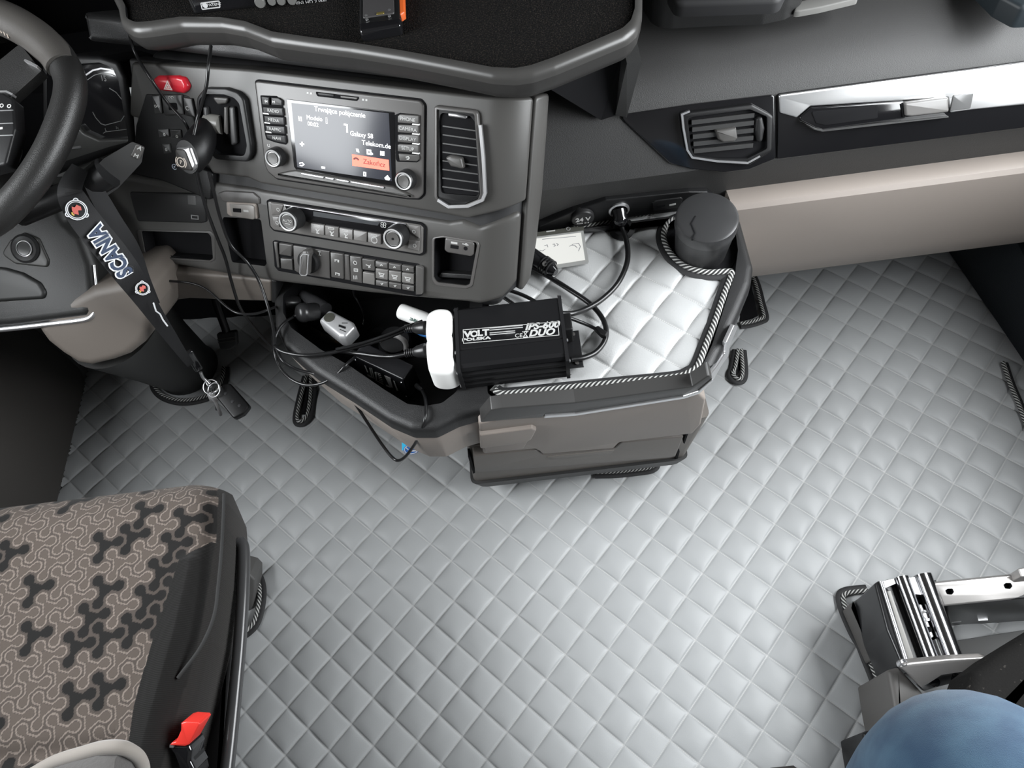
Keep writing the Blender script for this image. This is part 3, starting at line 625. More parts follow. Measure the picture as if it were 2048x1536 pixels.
# ------------------------------------------------------------------ infotainment unit
info = thing('infotainment_unit', 'infotainment unit with touch screen showing an ongoing call, two knobs and side buttons', 'infotainment unit', tuple(POD.P(-.035, .155, 0)))
bz = rp(pd(*Z2((38, 146), (55, 140), (1128, 268), (1152, 300), (1146, 885), (1118, 914), (1040, 912), (180, 782), (122, 735), (104, 690)), n=.006), .006)
panel('bezel_gap', POD, inset(ccw(bz), -.0022), -.002, .0052, deep_m, info, .0005)
panel('bezel', POD, bz, .0, .0085, bezel_m, info, .002)
lipo = panel('lower_lip', POD, rp(pd(*Z2((172, 752), (250, 735), (300, 728), (950, 836), (1020, 870), (1085, 905), (1035, 908), (560, 830), (200, 772)), n=.012), .003), .006, .0125, pod_m, info, .003)
for (x0, x1) in ((335, 488), (495, 555), (568, 655), (662, 888)):
    y = lambda x: 752 + (x - 335) * .168
    panel('chrome_bar', POD, rp(pd(*Z2((x0, y(x0) - 7), (x1, y(x1) - 7), (x1 - 4, y(x1) + 8), (x0 + 6, y(x0) + 8)), n=.014), .001), .011, .0142, chrome_m, lipo, .0008)
slotp = panel('card_slot', POD, rp(pd(*Z2((430, 208), (720, 243), (722, 255), (708, 272), (445, 240)), n=.0085), .002), .004, .0088, deep_m, info, .0005)
panel('memory_card', POD, rp(pd(*Z2((448, 216), (555, 228), (555, 242), (455, 232)), n=.009), .0006), .006, .0096, key_m, slotp, .0005)
panel('slot_cover', POD, rp(pd(*Z2((598, 234), (714, 248), (705, 262), (600, 249)), n=.009), .0006), .006, .0098, key2_m, slotp, .0008)
for x, y in ((382, 217), (404, 220), (748, 262), (770, 265)): b = Bag(); b.prism(POD, pd(*Z2((x - 7, y - 7), (x + 6, y - 6), (x + 6, y + 7), (x - 7, y + 6)), n=.0086), .008, .0088); b.build('slot_symbol', white_m, info)
# screen
glass_m = M('screen_glass', (.02, .021, .026), .12, coat=.0, spec=.4, emit=((.055, .06, .08), .25))
gl = panel('screen_glass', POD, rp(pd(*Z2((240, 258), (955, 345), (962, 835), (305, 725), (290, 705)), n=.009), .001), .004, .0092, gloss_m, info, .0006)
scr = panel('screen', POD, pd(*Z2((274, 284), (917, 352), (937, 800), (312, 708)), n=.0095), .008, .0096, glass_m, gl, 0)
ui_m = M('screen_white', (.8, .8, .8), .4, emit=((.95, .96, 1.0), .9))
q = lambda x, y: pd(*Z2((x, y)), n=.0098)[0]
for tx, x, y, sz, al in [('Trwające połączenie', 592, 345, .0088, 'CENTER'), ('Modelo ▯', 372, 378, .0078, 'LEFT'), ('00:02', 380, 420, .0075, 'LEFT'), ('Galaxy S8', 660, 484, .0085, 'LEFT'), ('Telekom.de', 738, 545, .0088, 'LEFT')]:
    b = Bag(); b.text(tx, POD, *q(x, y), .0098, sz, align=al, ex=.0001); b.build('screen_text', ui_m, gl)
def icon(f): b = Bag(); f(b); b.build('screen_icon', ui_m, gl)
def pl_(pts, w, closed=False): return lambda b: b.poly(POD, [q(*p) for p in pts], w, .0096, .0099, closed)
icon(lambda b: (b.poly(POD, [q(344, 540), q(344, 570)], .0018, .0096, .0099), b.poly(POD, [q(330, 554), q(358, 557)], .0018, .0096, .00985)))
icon(pl_([(620, 425), (640, 430), (642, 480)], .0022)); icon(pl_([(322, 372), (326, 402)], .0016)); icon(pl_([(336, 374), (340, 404)], .0016))
icon(pl_([(325, 682), (345, 678), (356, 690), (345, 698), (328, 696)], .0014)); icon(lambda b: b.prism(POD, pd(*Z2((700, 585), (716, 588), (722, 612), (704, 605)), n=.0098), .0096, .0099))
icon(lambda b: (b.poly(POD, [q(775, 595), q(795, 598), q(797, 622), q(776, 618)], .0022, .0096, .0099, True), b.prism(POD, pd(*Z2((797, 605), (812, 618), (812, 626), (797, 624)), n=.0098), .0096, .0099)))
icon(lambda b: [b.prism(POD, circ(*q(864 + i * 10, 606 + j * 10 + i), .0011, 6), .0096, .0099) for i in range(3) for j in range(3)])
icon(lambda b: b.prism(POD, pd(*Z2((888, 778), (908, 760), (926, 784), (920, 795), (896, 792)), n=.0098), .0096, .0099))
icon(pl_([(752, 742), (764, 744), (764, 766), (752, 764)], .0014, True)); icon(lambda b: b.prism(POD, pd(*Z2((472, 702), (495, 706), (495, 720), (472, 716)), n=.0098), .0096, .0099))
rb = panel('end_call_button', POD, pd(*Z2((674, 622), (916, 660), (920, 732), (676, 698)), n=.0098), .0094, .0099, M('screen_red', (.6, .09, .06), .4, emit=((1.0, .16, .10), .85)), gl, 0)
b = Bag(); c = q(820, 682); b.text('Zakończ', POD, c[0], c[1], .0101, .0092, rot=math.radians(-1), ex=.0001); b.ring(POD, *q(702, 668), .004, .0022, .0098, .0102, 25, 155, 8); b.build('button_text', M('screen_maroon', (.14, .02, .02), .5), rb)
# side buttons
def button(par, pts, n0, n1, label=None, lp_=None, size=.0046, mat=key_m, bar=None, name='button', bev=.0012, fr=POD, r=.0012, extra=None):
    o = panel(name, fr, rp(fr.hits(pts, n1), r), n0, n1, mat, par, bev)
    bb = Bag()
    if label: c = fr.hit(*lp_, n1); bb.text(label, fr, c[0], c[1], n1 + .0001, size, ex=.00015)
    if extra: extra(bb)
    bb.build('lettering' if label else 'symbol', white_m, o)
    if bar: panel('indicator_bar', fr, fr.hits(bar, n1), n0, n1 + .0003, ui_bar, o, 0)
    return o
ui_bar = M('lit_bar', (.8, .8, .78), .4)
panel('button_bay', POD, rp(pd(*ZL((186, 285), (490, 295), (608, 375), (694, 1190), (665, 1208), (478, 1168), (305, 1108), (276, 1020)), n=.009), .002), .004, .0089, deep_m, info, .0005)
T2 = lambda p: ZL(*p)
def tri(pts): return lambda bb: bb.prism(POD, pd(*pts, n=.012), .0118, .0123)
button(info, T2([(205, 305), (350, 322), (358, 475), (226, 465)]), .006, .012, '|◂', ZL((300, 395))[0], .005, extra=lambda bb: (bb.prism(POD, pd(*ZL((325, 375), (328, 420), (290, 395)), n=.012), .0118, .0123), bb.line(POD, *pd(*ZL((280, 372), (285, 415)), n=.012), .0008, .0118, .0123)))
button(info, T2([(390, 325), (525, 333), (596, 382), (598, 485), (392, 470)]), .006, .012, None, None, extra=lambda bb: (bb.prism(POD, pd(*ZL((415, 378), (420, 425), (450, 405)), n=.012), .0118, .0123), bb.line(POD, *pd(*ZL((458, 385), (462, 430)), n=.012), .0008, .0118, .0123)))
button(info, T2([(230, 500), (602, 522), (622, 675), (365, 652), (350, 638), (245, 620)]), .006, .012, 'RADIO', ZL((430, 578))[0], .0058, bar=ZL((240, 610), (345, 620), (350, 645), (245, 632)))
button(info, T2([(258, 668), (628, 692), (642, 845), (385, 828), (370, 810), (272, 795)]), .006, .012, 'MEDIA', ZL((438, 750))[0], .0058, bar=ZL((268, 782), (370, 796), (376, 818), (272, 804)))
button(info, T2([(280, 842), (642, 866), (655, 1015), (410, 995), (395, 980), (296, 968)]), .006, .012, 'TRAFFIC', ZL((445, 918))[0], .0058, bar=ZL((290, 952), (395, 968), (400, 990), (294, 976)))
button(info, T2([(295, 1010), (656, 1034), (670, 1185), (500, 1155), (322, 1090)]), .006, .012, 'NAVI', ZL((498, 1088))[0], .0058)
b = Bag(); c = pd(*ZL((345, 1218)), n=.009)[0]; b.ring(POD, c[0], c[1], .0019, .0007, .008, .0089, 120, 420, 12); b.build('power_symbol', white_m, info)
panel('button_bay', POD, rp(pd(*ZR((620, 352), (700, 318), (955, 346), (974, 372), (970, 988), (935, 1012), (660, 1004), (638, 965)), n=.009), .002), .004, .0089, deep_m, info, .0005)
for k, tx in enumerate(('PHONE', 'CAMERA', 'DISPLAY', 'SETUP')):
    y = 345 + k * 135 if k else 345
    y0 = [345, 482, 618, 754][k]; y1 = [470, 604, 740, 872][k]
    button(info, ZR((664, y0 + (8 if k else 18)), (700, y0 - (0 if k else 8)), (958, y0 + 12), (958, y1 + 22), (860, y1 - 2), (838, y1 + 4), (664, y1 - 12)), .006, .012, tx, ZR((805, y0 + 66))[0], .0064, mat=key2_m, bar=ZR((872, y1 - 2), (962, y1 + 8), (962, y1 + 26), (866, y1 + 14)))
button(info, ZR((672, 888), (955, 908), (958, 975), (930, 1000), (690, 990)), .006, .012, None, None, mat=key2_m, extra=lambda bb: bb.poly(POD, pd(*ZR((780, 938), (815, 930), (828, 948), (815, 966), (792, 964)), n=.012), .0013, .0118, .0124))
def knob(par, px_, n1, r, rb_, label=None, hole=False):
    c = POD.hit(*px_, n1); base = POD.P(c[0], c[1], 0)
    o = lathe('knob', base, POD.N, [(rb_, .004), (rb_, .010), (rb_ * .97, n1 - .002), (r * 1.02, n1), (r * .8, n1), (r * .78, n1 - .0012), (.0004, n1 - .0010)], key_m, par, 40)
    lathe('chrome_ring', base, POD.N, [(r * 1.03, n1 - .002), (r * 1.04, n1 + .0004), (r * .98, n1 + .0012), (r * .88, n1 + .0008), (r * .86, n1 - .001)], ring_m, o, 40)
    lathe('knob_cap', base, POD.N, [(r * .72, n1 - .002), (r * .70, n1 + .0004), (r * .5, n1 + .0002), (.0004, n1 - .0002)], key2_m, o, 32)
    b = Bag()
    if label: b.text(label, POD, c[0], c[1] + .001, n1 + .0006, .0052); b.line(POD, (c[0] - .004, c[1] - .0032), (c[0] + .004, c[1] - .0032), .0006, n1, n1 + .0007); b.build('lettering', white_m, o)
    if hole: b.prism(POD, circ(c[0], c[1], .0016, 12), n1 - .001, n1 + .0006); b.build('sensor_hole', deep_m, o)
    return o
knob(info, ZL((420, 1460))[0], .022, .0112, .0135)
knob(info, ZR((745, 1275))[0], .022, .0112, .0135)
# ------------------------------------------------------------------ climate control panel
cli = thing('climate_panel', 'climate control strip with two large knobs and dark display under the screen unit', 'climate panel', tuple(POD.P(-.035, .09, 0)))
cb2 = rp(pd(*ZC((25, 80), (50, 70), (1930, 360), (1975, 400), (1968, 720), (1925, 745), (110, 440), (60, 390)), n=.002), .005)
panel('bezel_gap', POD, inset(ccw(cb2), -.0015), -.006, .0012, deep_m, cli, .0004)
panel('bezel', POD, inset(ccw(cb2), .0012), -.002, .003, M('warm_grey_panel', (.135, .13, .124), .34), cli, .0015)
panel('display', POD, rp(pd(*ZC((235, 118), (1750, 358), (1745, 400), (1660, 470), (1440, 485), (560, 345), (300, 250)), n=.004), .002), .001, .0042, gloss_m, cli, .0008)
b = Bag(); b.line(POD, *pd(*ZC((232, 122), (1745, 360)), n=.0045), .0011, .003, .0048); b.build('chrome_line', chrome_m, cli)
b = Bag(); b.text('', POD, 0, 0, 0, .01)
for dx, dy in ((-16, -14), (16, -10), (-18, 14), (14, 20)): b.ring(POD, *pd(*ZC((1470 + dx, 370 + dy)), n=.0045)[0], .0019, .0007, .0042, .0046, n=10)
b.build('fan_symbol', white_m, cli)
panel('display_window', POD, pd(*ZC((600, 205), (1420, 340), (1400, 380), (600, 262)), n=.0044), .004, .0045, M('lcd_dark', (.03, .033, .037), .3), cli, 0)
gb = M('grey_climate_key', (.155, .148, .142), .36)
for k in range(5):
    x0 = 566 + k * 177; y0 = 350 + k * 28.5
    def sym(bb, x0=x0, y0=y0, k=k):
        if k != 3:
            bb.poly(POD, pd(*ZC((x0 + 45, y0 + 22), (x0 + 112, y0 + 32), (x0 + 112, y0 + 50), (x0 + 45, y0 + 40)), n=.006), .0007, .0056, .0062, True)
            if k < 3: bb.poly(POD, pd(*ZC((x0 + 62, y0 + 70), (x0 + 84, y0 + 95), (x0 + 78, y0 + 120), (x0 + 108, y0 + 126)), n=.006), .0016, .0056, .0062); bb.poly(POD, pd(*ZC((x0 + 110, y0 + 75), (x0 + 92, y0 + 98)), n=.006), .0012, .0056, .0062)
            else: bb.ring(POD, *pd(*ZC((x0 + 82, y0 + 96)), n=.006)[0], .0045, .0011, .0056, .0062, n=14); bb.line(POD, *pd(*ZC((x0 + 62, y0 + 125), (x0 + 105, y0 + 130)), n=.006), .001, .0056, .0062)
    button(cli, ZC((x0, y0), (x0 + 168, y0 + 26), (x0 + 165, y0 + 152), (x0 + 4, y0 + 122)), .001, .006, mat=gb, extra=sym, r=.0006, bev=.0008)
for (p4, c) in (((62, 98), (228, 122), (190, 240), (80, 250)), 0), (((85, 262), (175, 268), (180, 400), (105, 385)), 1), (((1768, 362), (1915, 385), (1922, 545), (1800, 470)), 2), (((1780, 560), (1915, 570), (1912, 700), (1765, 665)), 3):
    def sy(bb, c=c):
        x, y = ((162, 182), (150, 345), (1848, 455), (1858, 630))[c]
        bb.ring(POD, *pd(*ZC((x, y)), n=.005)[0], .0022, .0008, .0046, .0052, n=12)
    button(cli, ZC(*p4), .001, .005, mat=gb, extra=sy, r=.001)
knob(cli, ZC((280, 330))[0], .026, .0135, .016, 'AUTO')
knob(cli, ZC((1585, 545))[0], .026, .0135, .016, None, True)
# ------------------------------------------------------------------ switch bank
swt = thing('switch_bank', 'lower row of grey rocker switches with a rotary mode selector', 'switch panel', tuple(POD.P(-.035, .045, 0)))
sb2 = rp(pd(*ZC((88, 575), (120, 565), (1900, 858), (1955, 905), (1952, 1240), (1915, 1262), (1850, 1255), (160, 945), (115, 890)), n=.0), .004)
panel('switch_bay', POD, sb2, -.02, -.0008, deep_m, swt, .0004)
sw_m = M('satin_rocker', (.085, .082, .079), .32)
def rocker(p, n1=.004, sym=None, mat=None, bev=.003):
    o = panel('switch', POD, rp(pd(*ZC(*p), n=n1), .001), -.006, n1, mat or sw_m, swt, min(bev, .0012), 3)
    if sym:
        bb = Bag(); sym(bb); bb.build('symbol', white_m, o)
    return o
def S(*p, n=.0045): return pd(*ZC(*p), n=n)
rocker([(172, 600), (328, 622), (325, 765), (175, 738)]); rocker([(188, 785), (335, 800), (345, 935), (198, 912)])
rocker([(105, 580), (150, 590), (180, 905), (150, 900)], .002)
rocker([(345, 625), (800, 700), (808, 1040), (620, 1010), (420, 970), (360, 935)], .001, lambda bb: (bb.poly(POD, S((655, 702), (690, 708), n=.0015), .0008, .001, .0016), bb.line(POD, *S((672, 705), (678, 748), n=.0015), .0008, .001, .0016), bb.line(POD, *S((660, 745), (695, 750), n=.0015), .0008, .001, .0016)), bezel_m)
c = pd(*ZC((540, 830)), n=.004)[0]
dial = lathe('rotary_selector', POD.P(c[0], c[1], .0), POD.N, [(.0175, .0), (.0172, .006), (.015, .008), (.0004, .008)], key_m, swt, 36)
panel('selector_grip', POD, rp(pd(*ZC((425, 740), (465, 690), (520, 690), (540, 735), (530, 985), (510, 1005), (440, 1000), (425, 985)), n=.018), .003), .004, .019, key2_m, dial, .003)
b = Bag(); b.poly(POD, pd(*ZC((540, 745), (505, 735), (470, 735), (440, 770), (432, 975), (450, 998), (500, 1000), (520, 985), (535, 760)), n=.0195), .0013, .0175, .0196, True); b.build('chrome_edge', chrome_m, dial)
truck = lambda x, y: (lambda bb: (bb.poly(POD, S((x - 28, y - 14), (x + 24, y - 4), (x + 24, y + 16), (x + 8, y + 12)), .0011, .0038, .0046), bb.line(POD, *S((x - 20, y - 10), (x - 22, y + 12)), .0011, .0038, .0046)))
rocker([(808, 712), (965, 735), (970, 1045), (822, 1020)], sym=lambda bb: (truck(890, 815)(bb), truck(898, 980)(bb)))
rocker([(975, 735), (1045, 745), (1058, 1062), (985, 1050)], .001, None, bezel_m)
rocker([(1050, 755), (1192, 775), (1200, 1095), (1062, 1072)], sym=lambda bb: (bb.ring(POD, *S((1118, 842))[0], .0026, .0009, .0038, .0046, n=12), bb.poly(POD, S((1105, 915), (1150, 920), (1150, 950), (1105, 945)), .0009, .0038, .0046, True), bb.line(POD, *S((1105, 930), (1150, 936)), .0008, .0038, .0046), [bb.line(POD, *S((1100 + 18 * i, 1000), (1104 + 18 * i, 1045)), .0009, .0038, .0046) for i in range(3)]))
rocker([(1202, 790), (1355, 812), (1358, 945), (1208, 925)], sym=lambda bb: (bb.poly(POD, S((1250, 865), (1285, 878), (1290, 905)), .001, .0038, .0046), bb.poly(POD, S((1312, 868), (1290, 885), (1308, 900)), .001, .0038, .0046)))
rocker([(1212, 955), (1355, 978), (1358, 1120), (1212, 1095)], mat=M('light_rocker', (.16, .155, .148), .34))
for k in range(3):
    x = 1368 + k * 163; y = 818 + k * 26
    arrow = lambda xx, yy, s: (lambda bb: bb.poly(POD, S((xx - 14, yy + 7 * s), (xx, yy - 7 * s), (xx + 14, yy + 9 * s)), .0012, .0038, .0046))
    rocker([(x, y), (x + 152, y + 24), (x + 152, y + 98), (x, y + 75)], sym=arrow(x + 75, y + 52, 1))
    rocker([(x + 2, y + 92), (x + 154, y + 116), (x + 152, y + 240), (x + 4, y + 218)], sym=(lambda bb, x=x, y=y: (bb.poly(POD, S((x + 45, y + 150), (x + 110, y + 162), (x + 98, y + 182), (x + 58, y + 175)), .0011, .0038, .0046, True), bb.line(POD, *S((x + 55, y + 192), (x + 105, y + 200)), .0011, .0038, .0046))), mat=MATS['light_rocker'])
    rocker([(x + 4, y + 236), (x + 156, y + 260), (x + 156, y + 330), (x + 6, y + 305)], sym=arrow(x + 82, y + 285, -1))
rocker([(1868, 880), (1925, 890), (1948, 915), (1942, 1235), (1868, 1240)], .005)
# ------------------------------------------------------------------ left switch field and brake lever
panel('switch_field', POD, rp(pd((296, 186), (384, 190), (395, 240), (392, 330), (430, 345), (425, 400), (330, 360), (268, 345), (276, 250)), .006), -.005, .0048, dark_m, pod, .002)
hz = panel('hazard_button', POD, rp(pd(*ZH((160, 185), (215, 145), (480, 145), (575, 170), (635, 285), (610, 350), (560, 385), (200, 340), (165, 275)), n=.012), .005), .0, .012, red_m, pod, .006, 5)
hz['label'] = 'red hazard warning button'
b = Bag(); tr_ = pd(*ZH((365, 220), (325, 320), (420, 330)), n=.0125); b.poly(POD, tr_, .0013, .0118, .0126, True); b.poly(POD, pd(*ZH((367, 265), (350, 305), (390, 308)), n=.0125), .0011, .0118, .0126, True); b.build('warning_triangle', M('pale_print', (.85, .75, .72), .5), hz)
sf_m = M('grey_switch', (.045, .045, .045), .35)
def lsw(p, sym=None, n1=.008):
    o = panel('switch', POD, rp(pd(*ZH(*p), n=n1), .001), .0, n1, sf_m, pod, .0015)
    if sym: bb = Bag(); sym(bb); bb.build('symbol', white_m, o)
H_ = lambda *p: pd(*ZH(*p), n=.0083)
lsw([(155, 410), (262, 400), (290, 650), (195, 655)], lambda bb: [bb.ring(POD, *H_((x, 550))[0], .0016, .0006, .0078, .0084, n=10) for x in (205, 245)])
lsw([(275, 395), (555, 395), (580, 665), (345, 680), (320, 660)], lambda bb: [bb.ring(POD, *H_((x, 438))[0], .002, .0008, .0078, .0084, 0, 250, 10) for x in (395, 432)])
panel('switch_recess', POD, rp(H_((372, 505), (490, 505), (505, 600), (385, 605)), .002), .006, .0084, deep_m, pod, .0005)
lsw([(572, 430), (690, 450), (740, 700), (610, 680), (585, 600)], lambda bb: bb.ring(POD, *H_((632, 578))[0], .0026, .0009, .0078, .0084, 30, 330, 12))
for p, s_ in (([(235, 860), (380, 850), (395, 960), (255, 975)], (325, 930)), ([(395, 860), (545, 865), (560, 985), (420, 975)], (492, 955)), ([(290, 1055), (400, 1050), (420, 1180), (315, 1190)], (350, 1130))):
    lsw(p, lambda bb, s_=s_: bb.ring(POD, *H_(s_)[0], .0016, .0012, .0078, .0084, n=6), .007)
b = Bag(); c = pd(*ZH((455, 1362)), n=.006)[0]; b.ring(POD, c[0], c[1], .0038, .0008, .0046, .0056, 40, 320, 14); b.prism(POD, circ(c[0], c[1], .0012, 8), .0046, .0056); b.build('dial_symbol', M('pale_symbol', (.5, .55, .65), .5), pod)
# lever housing
ho = rp(pd(*ZH((800, 420), (905, 292), (1180, 298), (1345, 350), (1430, 440), (1525, 1050), (1530, 1180), (1480, 1285), (1050, 1250), (900, 1100), (780, 700)), n=.006), .012)
hi = rp(pd(*ZH((840, 440), (920, 375), (1160, 380), (1300, 425), (1370, 500), (1470, 1060), (1440, 1205), (1080, 1180), (900, 1050), (810, 680)), n=.006), .010)
hs = panel('lever_housing', POD, ho, -.01, .0135, key_m, pod, .003, holes=[(hi, .009)], hmat=deep_m)
panel('lever_guide', POD, rp(pd(*ZH((960, 425), (1190, 440), (1150, 515), (1040, 525)), n=.008), .003), .0, .009, key2_m, hs, .002)
gq = pd(*ZH((1020, 775)), n=.0)[0]
tube('lever_drum', [POD.P(gq[0] - .012, gq[1], .004), POD.P(gq[0] + .012, gq[1], .004)], .013, M('satin_lever', (.22, .215, .20), .3), hs, 20)
panel('lever_rail', POD, rp(pd(*ZH((1130, 560), (1165, 560), (1170, 930), (1130, 890)), n=.01), .001), .0, .012, bezel_m, hs, .001)
panel('lever_rail', POD, rp(pd(*ZH((1180, 560), (1260, 550), (1290, 1050), (1210, 1090)), n=.01), .004), .0, .0105, M('dark_rail', (.04, .04, .041), .4), hs, .003)
panel('lever_rail', POD, rp(pd(*ZH((840, 560), (890, 560), (912, 830), (850, 850)), n=.01), .003), .0, .0105, MATS['dark_rail'], hs, .002)
# parking brake lever : handle with chrome collar
br = thing('parking_brake_lever', 'dark parking brake lever with chrome collar and P symbol on its end', 'brake lever', tuple(POD.P(*POD.hit(380, 300, .03), .03)))
def br_ring(px, n, s):
    c = POD.hit(*px, n); return [POD.P(c[0] + math.cos(t) * s * .8 * (1 if math.cos(t) > 0 else .95), c[1] + math.sin(t) * s, n) for t in [2 * math.pi * k / 20 for k in range(20)]]
loft('handle', [br_ring(ZH((900, 860))[0], .004, .019), br_ring(ZH((860, 960))[0], .020, .024), br_ring(ZH((790, 1080))[0], .036, .027), br_ring(ZH((700, 1190))[0], .050, .026), br_ring(ZH((625, 1230))[0], .058, .023)], dark_m, br)
BF = Frame(tuple(POD.P(0, 0, 0)), tuple(POD.U), tuple(POD.W)); 
def bp(*p, n=.062): return POD.hits(ZH(*p), n)
fc = rp(bp((470, 1130), (485, 1105), (590, 1105), (640, 1090), (670, 1110), (750, 1330), (745, 1380), (700, 1420), (560, 1400), (490, 1340)), .004)
col = panel('collar', POD, fc, .054, .0625, chrome_m, br, .004)
fa = panel('end_face', POD, rp(bp((475, 1140), (490, 1122), (585, 1125), (625, 1160), (712, 1390), (690, 1412), (560, 1392), (492, 1335)), .004), .06, .0638, M('dark_warm_face', (.022, .0205, .019), .45, spec=.3), br, .002)
b = Bag(); c = bp((560, 1295))[0]; b.ring(POD, c[0], c[1], .0062, .0012, .0632, .0643, n=20); b.text('P', POD, c[0], c[1], .0639, .008); b.ring(POD, c[0], c[1], .0085, .001, .0632, .0643, 130, 230, 8); b.ring(POD, c[0], c[1], .0085, .001, .0632, .0643, -50, 50, 8); b.build('parking_symbol', M('tan_print', (.5, .44, .38), .5), fa)
# ------------------------------------------------------------------ carpeted shelf above the panel
TZ = .85
shelf = thing('dash_shelf', 'black carpeted shelf with smooth grey lip over the control panel', 'shelf', (-.15, .95, TZ))
tp = [(232, 10), (238, 42), (262, 58), (300, 54), (360, 45), (440, 46), (485, 54), (540, 75), (620, 86), (700, 96), (800, 112), (900, 131), (985, 148), (1030, 150), (1065, 145), (1110, 130), (1190, 97), (1255, 70), (1276, 52), (1285, 20), (1286, -60)]
tw = [tuple(G(a, b, TZ))[:2] for a, b in tp] + [(.21, 1.35), (-.66, 1.35)]
tw = ccw(rp(tw, .03, 4)); ti = rp([tuple(G(a, b, TZ))[:2] for a, b in [(250, 10), (252, 36), (270, 44), (300, 42), (360, 33), (440, 34), (490, 42), (545, 63), (620, 74), (700, 84), (800, 100), (900, 118), (985, 134), (1030, 136), (1062, 130), (1105, 115), (1185, 82), (1245, 56), (1262, 40), (1270, 15), (1272, -60)]] + [(.195, 1.33), (-.64, 1.33)], .02, 3)
lip_m = M('satin_dark_grey_lip', (.05, .0485, .0465), .32)
panel('lip', flat(0), tw, TZ - .014, TZ, lip_m, shelf, .009, 5, holes=[(ti, .012)], hmat=deep_m)
loft('lip_underside', [ringz(tw, TZ - .0135), ringz(tw, TZ - .026, .001), ringz(tw, TZ - .036, .006), ringz(tw, TZ - .046, .018), ringz(tw, TZ - .055, .036)], M('black_lip_underside', (.03, .029, .028), .42, bump=(1200, .2, .0005), spec=.3), shelf, False)
panel('carpet', flat(0), inset(ccw(ti), .0015), TZ - .0122, TZ - .0045, carpet_m, shelf, .002)
# dark support fin between shelf and passenger dash
sf = [Vector((.150, .80, TZ - .05)), Vector((.168, .80, TZ - .05)), Vector((.172, 1.05, TZ - .05)), Vector((.154, 1.05, TZ - .05))]
s2 = [Vector((.148, .862, .672)), Vector((.164, .862, .664)), Vector((.172, 1.05, .70)), Vector((.154, 1.05, .70))]
loft('support_fin', [sf, s2], M('fin_plastic', (.045, .045, .045), .45, bump=(900, .3, .0006)), shelf)
gq_ = [G(1080, 166, TZ - .05), G(1250, 90, TZ - .05), Vector((.152, .866, .668)), Vector((.128, .864, .664))]
loft('shade_plate', [gq_, [v + Vector((0, .03, .004)) for v in gq_]], deep_m, shelf)  # black plate added to imitate the shade under the shelf corner
loft('shelf_column', [[Vector((-.40, .98, TZ - .05)), Vector((-.13, .90, TZ - .05)), Vector((-.13, 1.3, TZ - .05)), Vector((-.40, 1.3, TZ - .05))], [Vector((-.40, 1.02, .60)), Vector((-.13, .94, .60)), Vector((-.13, 1.3, .60)), Vector((-.40, 1.3, .60))]], deep_m, shelf)
CZ = TZ - .0045
# two-way radio
A_, B_ = G(395, 29, CZ), G(655, 0, CZ)
RF = Frame(tuple(A_), tuple(B_ - A_), (0, .04, 1))
cbr = thing('two_way_radio', 'black two-way radio with small white emblem lying on the black carpet shelf', 'radio', tuple(A_))
LW = (B_ - A_).length
panel('body', RF, rp([(-.004, .0), (LW * 1.15, .0), (LW * 1.15, .052), (-.004, .052)], .004), -.15, .0, dark_m, cbr, .003)
panel('front_panel', RF, rp([(.001, .004), (LW * 1.14, .004), (LW * 1.14, .048), (.001, .048)], .003), -.004, .002, gloss_m, cbr, .001)
ZT = zz(380, 0, 4.267)
for x, y, r in ((600, 15, .0075), (700, 2, .006), (780, 0, .006), (870, -4, .006)):
    c = RF.hit(*ZT((x, y))[0], .008); lathe('knob', RF.P(c[0], c[1], .001), RF.N, [(r, 0), (r * .95, .009), (r * .8, .011), (.0003, .011)], M('grey_knob', (.12, .12, .115), .3) if 'grey_knob' not in MATS else MATS['grey_knob'], cbr, 24)
def rt(*p, n=.0025): return RF.hits(ZT(*p), n)
b = Bag(); b.poly(RF, rp(rt((92, 28), (248, 8), (256, 62), (104, 80)), .001), .0011, .002, .0028, True); c = rt((128, 46))[0]; b.prism(RF, circ(c[0], c[1], .0034, 14), .002, .0028); c = rt((206, 40))[0]; b.text('PATENT', RF, c[0], c[1], .0022, .0052, rot=0); b.build('emblem', M('grey_print', (.45, .45, .45), .5), cbr)
b = Bag(); c = rt((1020, 12))[0]; b.text('MINI HD 2 000', RF, c[0], c[1] - .001, .0022, .0068); b.build('lettering', MATS['grey_print'], cbr)
# rugged phone
ph = thing('mobile_phone', 'rugged black mobile phone with orange side bars lying on the carpet shelf', 'phone', tuple(G(775, 60, CZ)))
p0, p1 = G(727, 82, CZ + .012), G(806, 70, CZ + .012); PU = (p1 - p0); wd_ = PU.length
PF = Frame(tuple(G(727, 84, CZ + .0005)), tuple(PU), (0, 1, 0)); L_ = .15
panel('body', PF, rp([(.0, .0), (wd_, .002), (wd_ + .001, .02), (wd_ + .002, L_), (-.002, L_), (-.002, .02)], .004), .0, .013, dark_m, ph, .003)
panel('back_cover', PF, rp([(.003, .026), (wd_ - .006, .026), (wd_ - .006, L_ - .01), (.003, L_ - .01)], .003), .010, .0145, M('phone_cover', (.045, .043, .044), .45), ph, .001)
panel('side_bar', PF, rp([(wd_ - .001, .024), (wd_ + .006, .03), (wd_ + .007, L_ - .01), (wd_ - .001, L_ - .01)], .002), .002, .012, M('orange_plastic', (.55, .10, .02), .4), ph, .002)['label'] = 'orange side bar'
panel('bumper', PF, rp([(-.001, .0), (wd_ + .001, .001), (wd_ + .002, .016), (-.002, .018)], .004), .001, .0145, gloss_m, ph, .003)
for a, c in ((.008, .022), (wd_ - .012, .022), (.007, .030), (wd_ - .012, .034)): lathe('screw', PF.P(a, c, .0135), PF.N, [(.0019, 0), (.0019, .0012), (.0003, .0012)], chrome_m, ph, 10)
